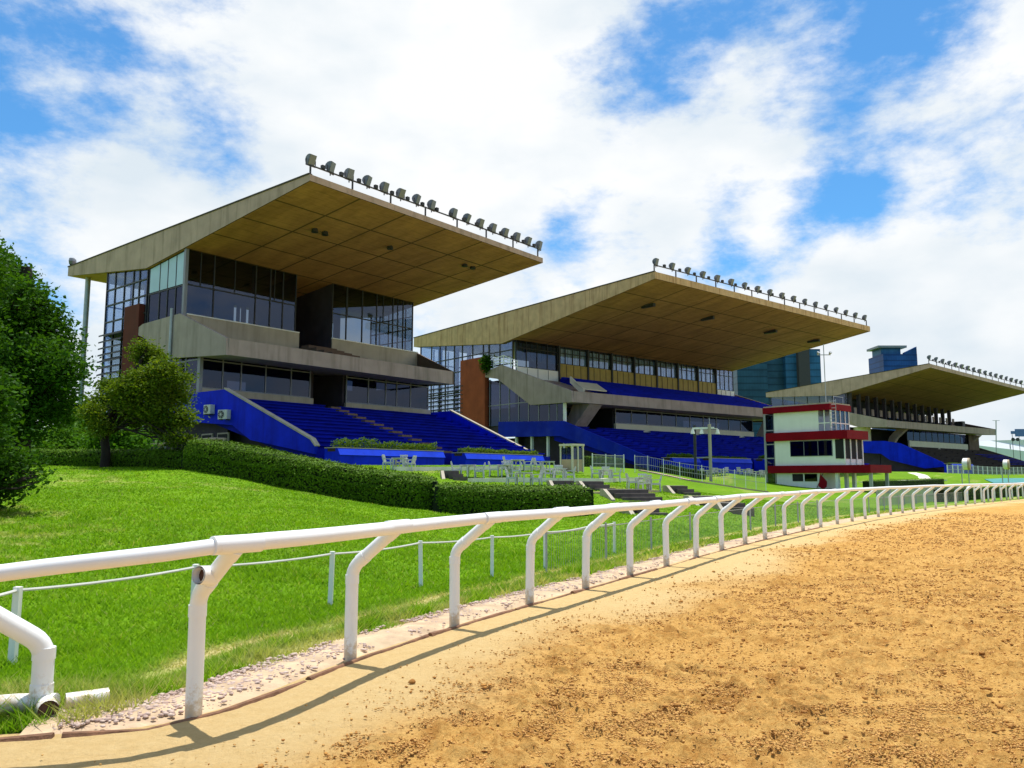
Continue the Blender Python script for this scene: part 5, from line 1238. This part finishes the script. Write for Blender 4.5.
# ------------------------------------------------------------------ booth, lamp posts, drums, distant things
def booth():
    P = gp(572, 472.3); r = thing('ticket_booth', 'small glazed booth with tan lower panels by the near stand cheek', 'booth', P, S2.rz)
    s = P[1]/60
    w, d, h = .55*s, .6*s, 1.95*s
    for x in (-w, 0, w):
        for y in (-d, d): m = MB(); m.box(x-.05, x+.05, y-.05, y+.05, 0, h); m.build('post', M['cream'], r)
    m = MB(); m.box(-w, w, -d-.02, -d+.02, .05, .95*s); m.box(-w-.02, -w+.02, -d+.06, d-.06, .05, .95*s); m.build('lower_panel', M['pipe_tan'], r)
    m = MB(); m.box(-w+.06, w-.06, -d-.01, -d+.01, .96*s, h-.12); m.box(-w-.01, -w+.01, -d+.06, d-.06, .96*s, h-.12); m.box(-w+.06, w-.06, d-.01, d+.01, .1, h-.12); m.build('pane', M['glass'], r)
    m = MB(); m.box(-w-.08, w+.08, -d-.08, d+.08, h, h+.12); m.build('roof', M['cream'], r)
booth()
def lamp_gate():
    P = gp(711, 481.5); Y = P[1]; k = Y/FPX; r = thing('lamp_gantry', 'pair of tall posts joined by a crossarm with hanging lamps', 'lamp post', P)
    H = 57*k
    m = MB(); m.tube([(0, 0, -.2), (0, 0, H)], .13, 8); m.build('post', M['concrete_sill'], r, smooth=True)
    m = MB(); m.tube([(-11.5*k, 1.2, -.2), (-11.5*k, 1.2, H)], .12, 8); m.build('post', M['dark_metal'], r, smooth=True)
    m = MB(); m.bar((-15*k, .7, H-.3), (4*k, -.1, H-.3), .16, .14); m.build('crossarm', M['white_paint'], r)
    m = MB(); m.bar((-11.5*k, 1.2, H*.42), (0, 0, H*.42), .08); m.build('crossbar', M['galv'], r)
    for x in (-16, -7, 9):
        m = MB(); c = np.array([x*k, .3, H-.4]); m.tube([c, c-(0, 0, .35)], [.09, .17], 10); m.bar(c+(0, 0, .05), np.array([max(-15, min(4, x))*k, .3, H-.3]), .05); m.build('lamp', M['white_paint'], r)
    m = MB(); m.tube([(0, 0, H), (.0, 0, H+.5)], .03, 6); m.build('spike', M['galv'], r)
lamp_gate()
def drum(px, py0, Y, rp, label, face):
    P = at(px, 486, Y); P[2] = g1(P[0], P[1]); r = thing('lamp_drum', label, 'lamp', P); c = at(px, py0, Y)-P; R0 = rp/FPX*Y
    d = unit((face, -.7, 0))
    m = MB(); m.tube([c-d*R0*.55, c-d*R0*.4, c+d*R0*.3], [R0*.7, R0, R0], 16); m.build('hood', M['white_paint'], r, smooth=True)
    m = MB(); m.tube([c+d*R0*.31, c+d*R0*.62], [R0*1.04, R0*.98], 16); m.build('lens_band', M['pipe_tan'], r, smooth=True)
    for s in (-.6, .6): m = MB(); m.tube([(s*R0, 0, -.2), (s*R0, 0, c[2]-R0*.6)], .05, 6); m.build('leg', M['galv'], r)
drum(966, 464, 88, 5.8, 'large round white lamp drum on two legs, left of the pair', .9)
drum(1006, 464.5, 92, 4.8, 'round brown faced lamp drum on two legs, right of the pair', .95)
def tarp():
    P = at(1028, 478, 96); r = tag(MB().prism([(-4.5, -.6, 0), (9, 1.5, .2), (9.3, 3, .6), (4, 2.6, .5), (-2, 1.6, .55), (-4.6, 1, .45)], (0, 0, .10)).build('tarpaulin', M['teal'], None, loc=(P[0], P[1], g1(P[0], P[1])+.35)), 'turquoise sheet spread on the lawn at the right edge', 'tarpaulin')
tarp()
def lamp_mast(px, y0, Y, label):
    P = at(px, 470, Y); P[2] = g1(P[0], P[1]); t = at(px, y0, Y)-P; r = thing('lamp_mast', label, 'lamp post', P)
    m = MB(); m.tube([(0, 0, -.3), t], .14, 6); m.build('pole', M['galv'], r)
    m = MB(); m.bar(t-(1.0, 0, 0), t+(1.0, 0, 0), .12); m.build('lamp_arm', M['galv'], r)
lamp_mast(996, 420.5, 230, 'thin lamp mast rising past the right end of the far stand')
def hall():
    P = at(1075, 470, 330); P[2] = 0; r = thing('warehouse', 'long pale windowless hall beyond the far stand', 'building', P, 0)
    H = at(1000, 442, 330)[2]
    m = MB(); m.prism([(-46, 0, 0), (60, -20, 0), (60, -20, H+2.5), (-34, 0, H+.6), (-46, 0, H-.5)], (6, 40, 0)); m.build('wall', M['far_wall'], r)
    m = MB()
    for i in range(7): m.box(-42+i*14, -41.7+i*14, -.6-i*2.7, -.3-i*2.7, 0, H-1)
    m.build('downpipe', M['galv'], r)
    b = at(1016, 434, 320); r = thing('billboard', 'distant frame with a blue panel at the right edge', 'sign', (b[0], b[1], 0))
    z = b[2]
    m = MB(); m.box(-.3, 12, -.2, .2, z-1, z+2.0); m.box(-2.0, -.3, -.15, .15, z+.0, z+1.2); m.build('panel', paint('billboard_blue', (.10, .16, .40), .6), r)
    m = MB()
    for x in (-1.2, 1.5, 6, 10): m.bar((x, .6, 0), (x, .6, z+.5), .14)
    for x in (-1.6, .2): m.tube([(x, -.3, z-2.2), (x, -.6, z-2.2)], .7, 12)
    m.bar((-1.6, .6, z-2.2), (2, .6, z-2.2), .25); m.build('frame', M['dark_metal'], r)
hall()
def office(label, Y, segs, ytop_extra, name='office_tower'):
    """segs: (px0, px1, ytop, depth, material)"""
    P = at((segs[0][0]+segs[-1][1])/2, 470, Y); P[2] = 0; r = thing(name, label, 'building', P)
    for x0, x1, yt, dp, y0, mat in segs:
        a = at(x0, yt, Y); b = at(x1, yt, Y); m = MB(); m.box(a[0]-P[0], b[0]-P[0], y0, y0+dp, 0, a[2]); m.build('block', mat, r)
    return r, P
tgA = tower_glass('teal_curtain_glass', (.024, .068, .125)); tgB = tower_glass('blue_curtain_glass', (.03, .11, .24)); tgC = tower_glass('deep_blue_glass', (.016, .065, .25), 3.4)
tgD = tower_glass('banded_glass', (.03, .08, .14), 3.6, 40)
office('dark teal office tower with banded glass rising behind the middle stand', 420, [(736, 766, 338, 40, 0, tgA), (766, 786, 342, 40, 6, tgD), (786, 797, 344, 40, 2, tgB), (797, 808, 346, 34, -1.5, paint('office_pier', (.05, .045, .05), .7)), (808, 820, 349, 40, 0, tgB)], 0)
r, P = office('bright blue glass office block behind the far stand roof', 480, [(883, 917, 354, 20, 0, tgC)], 0)
a0, a1 = at(880.5, 347, 480), at(907, 350, 480)
m = MB(); m.box(a0[0]-P[0]+2, a1[0]-P[0]-2, 4, 16, at(0, 355, 480)[2], a0[2]); m.build('crown', tgB, r)
m = MB(); m.box(a0[0]-P[0]-.5, a1[0]-P[0]+1, 2, 18, a0[2], a0[2]+1.3); m.build('crown_roof', M['alu'], r)
m = MB(); x0, x1 = at(905, 353, 480)[0]-P[0], at(916.9, 353, 480)[0]-P[0]; zt0, zt1 = at(0, 353.9, 480)[2], at(0, 346.5, 480)[2]
m.prism([(x0, .05, zt0), (x1, .05, zt0), (x1, .05, zt1), (x0, .05, zt0+1)], (0, 3, 0)); m.build('raised_edge', tgC, r)
print('polys', sum(len(o.data.polygons) for o in bpy.data.objects if o.type == 'MESH'))
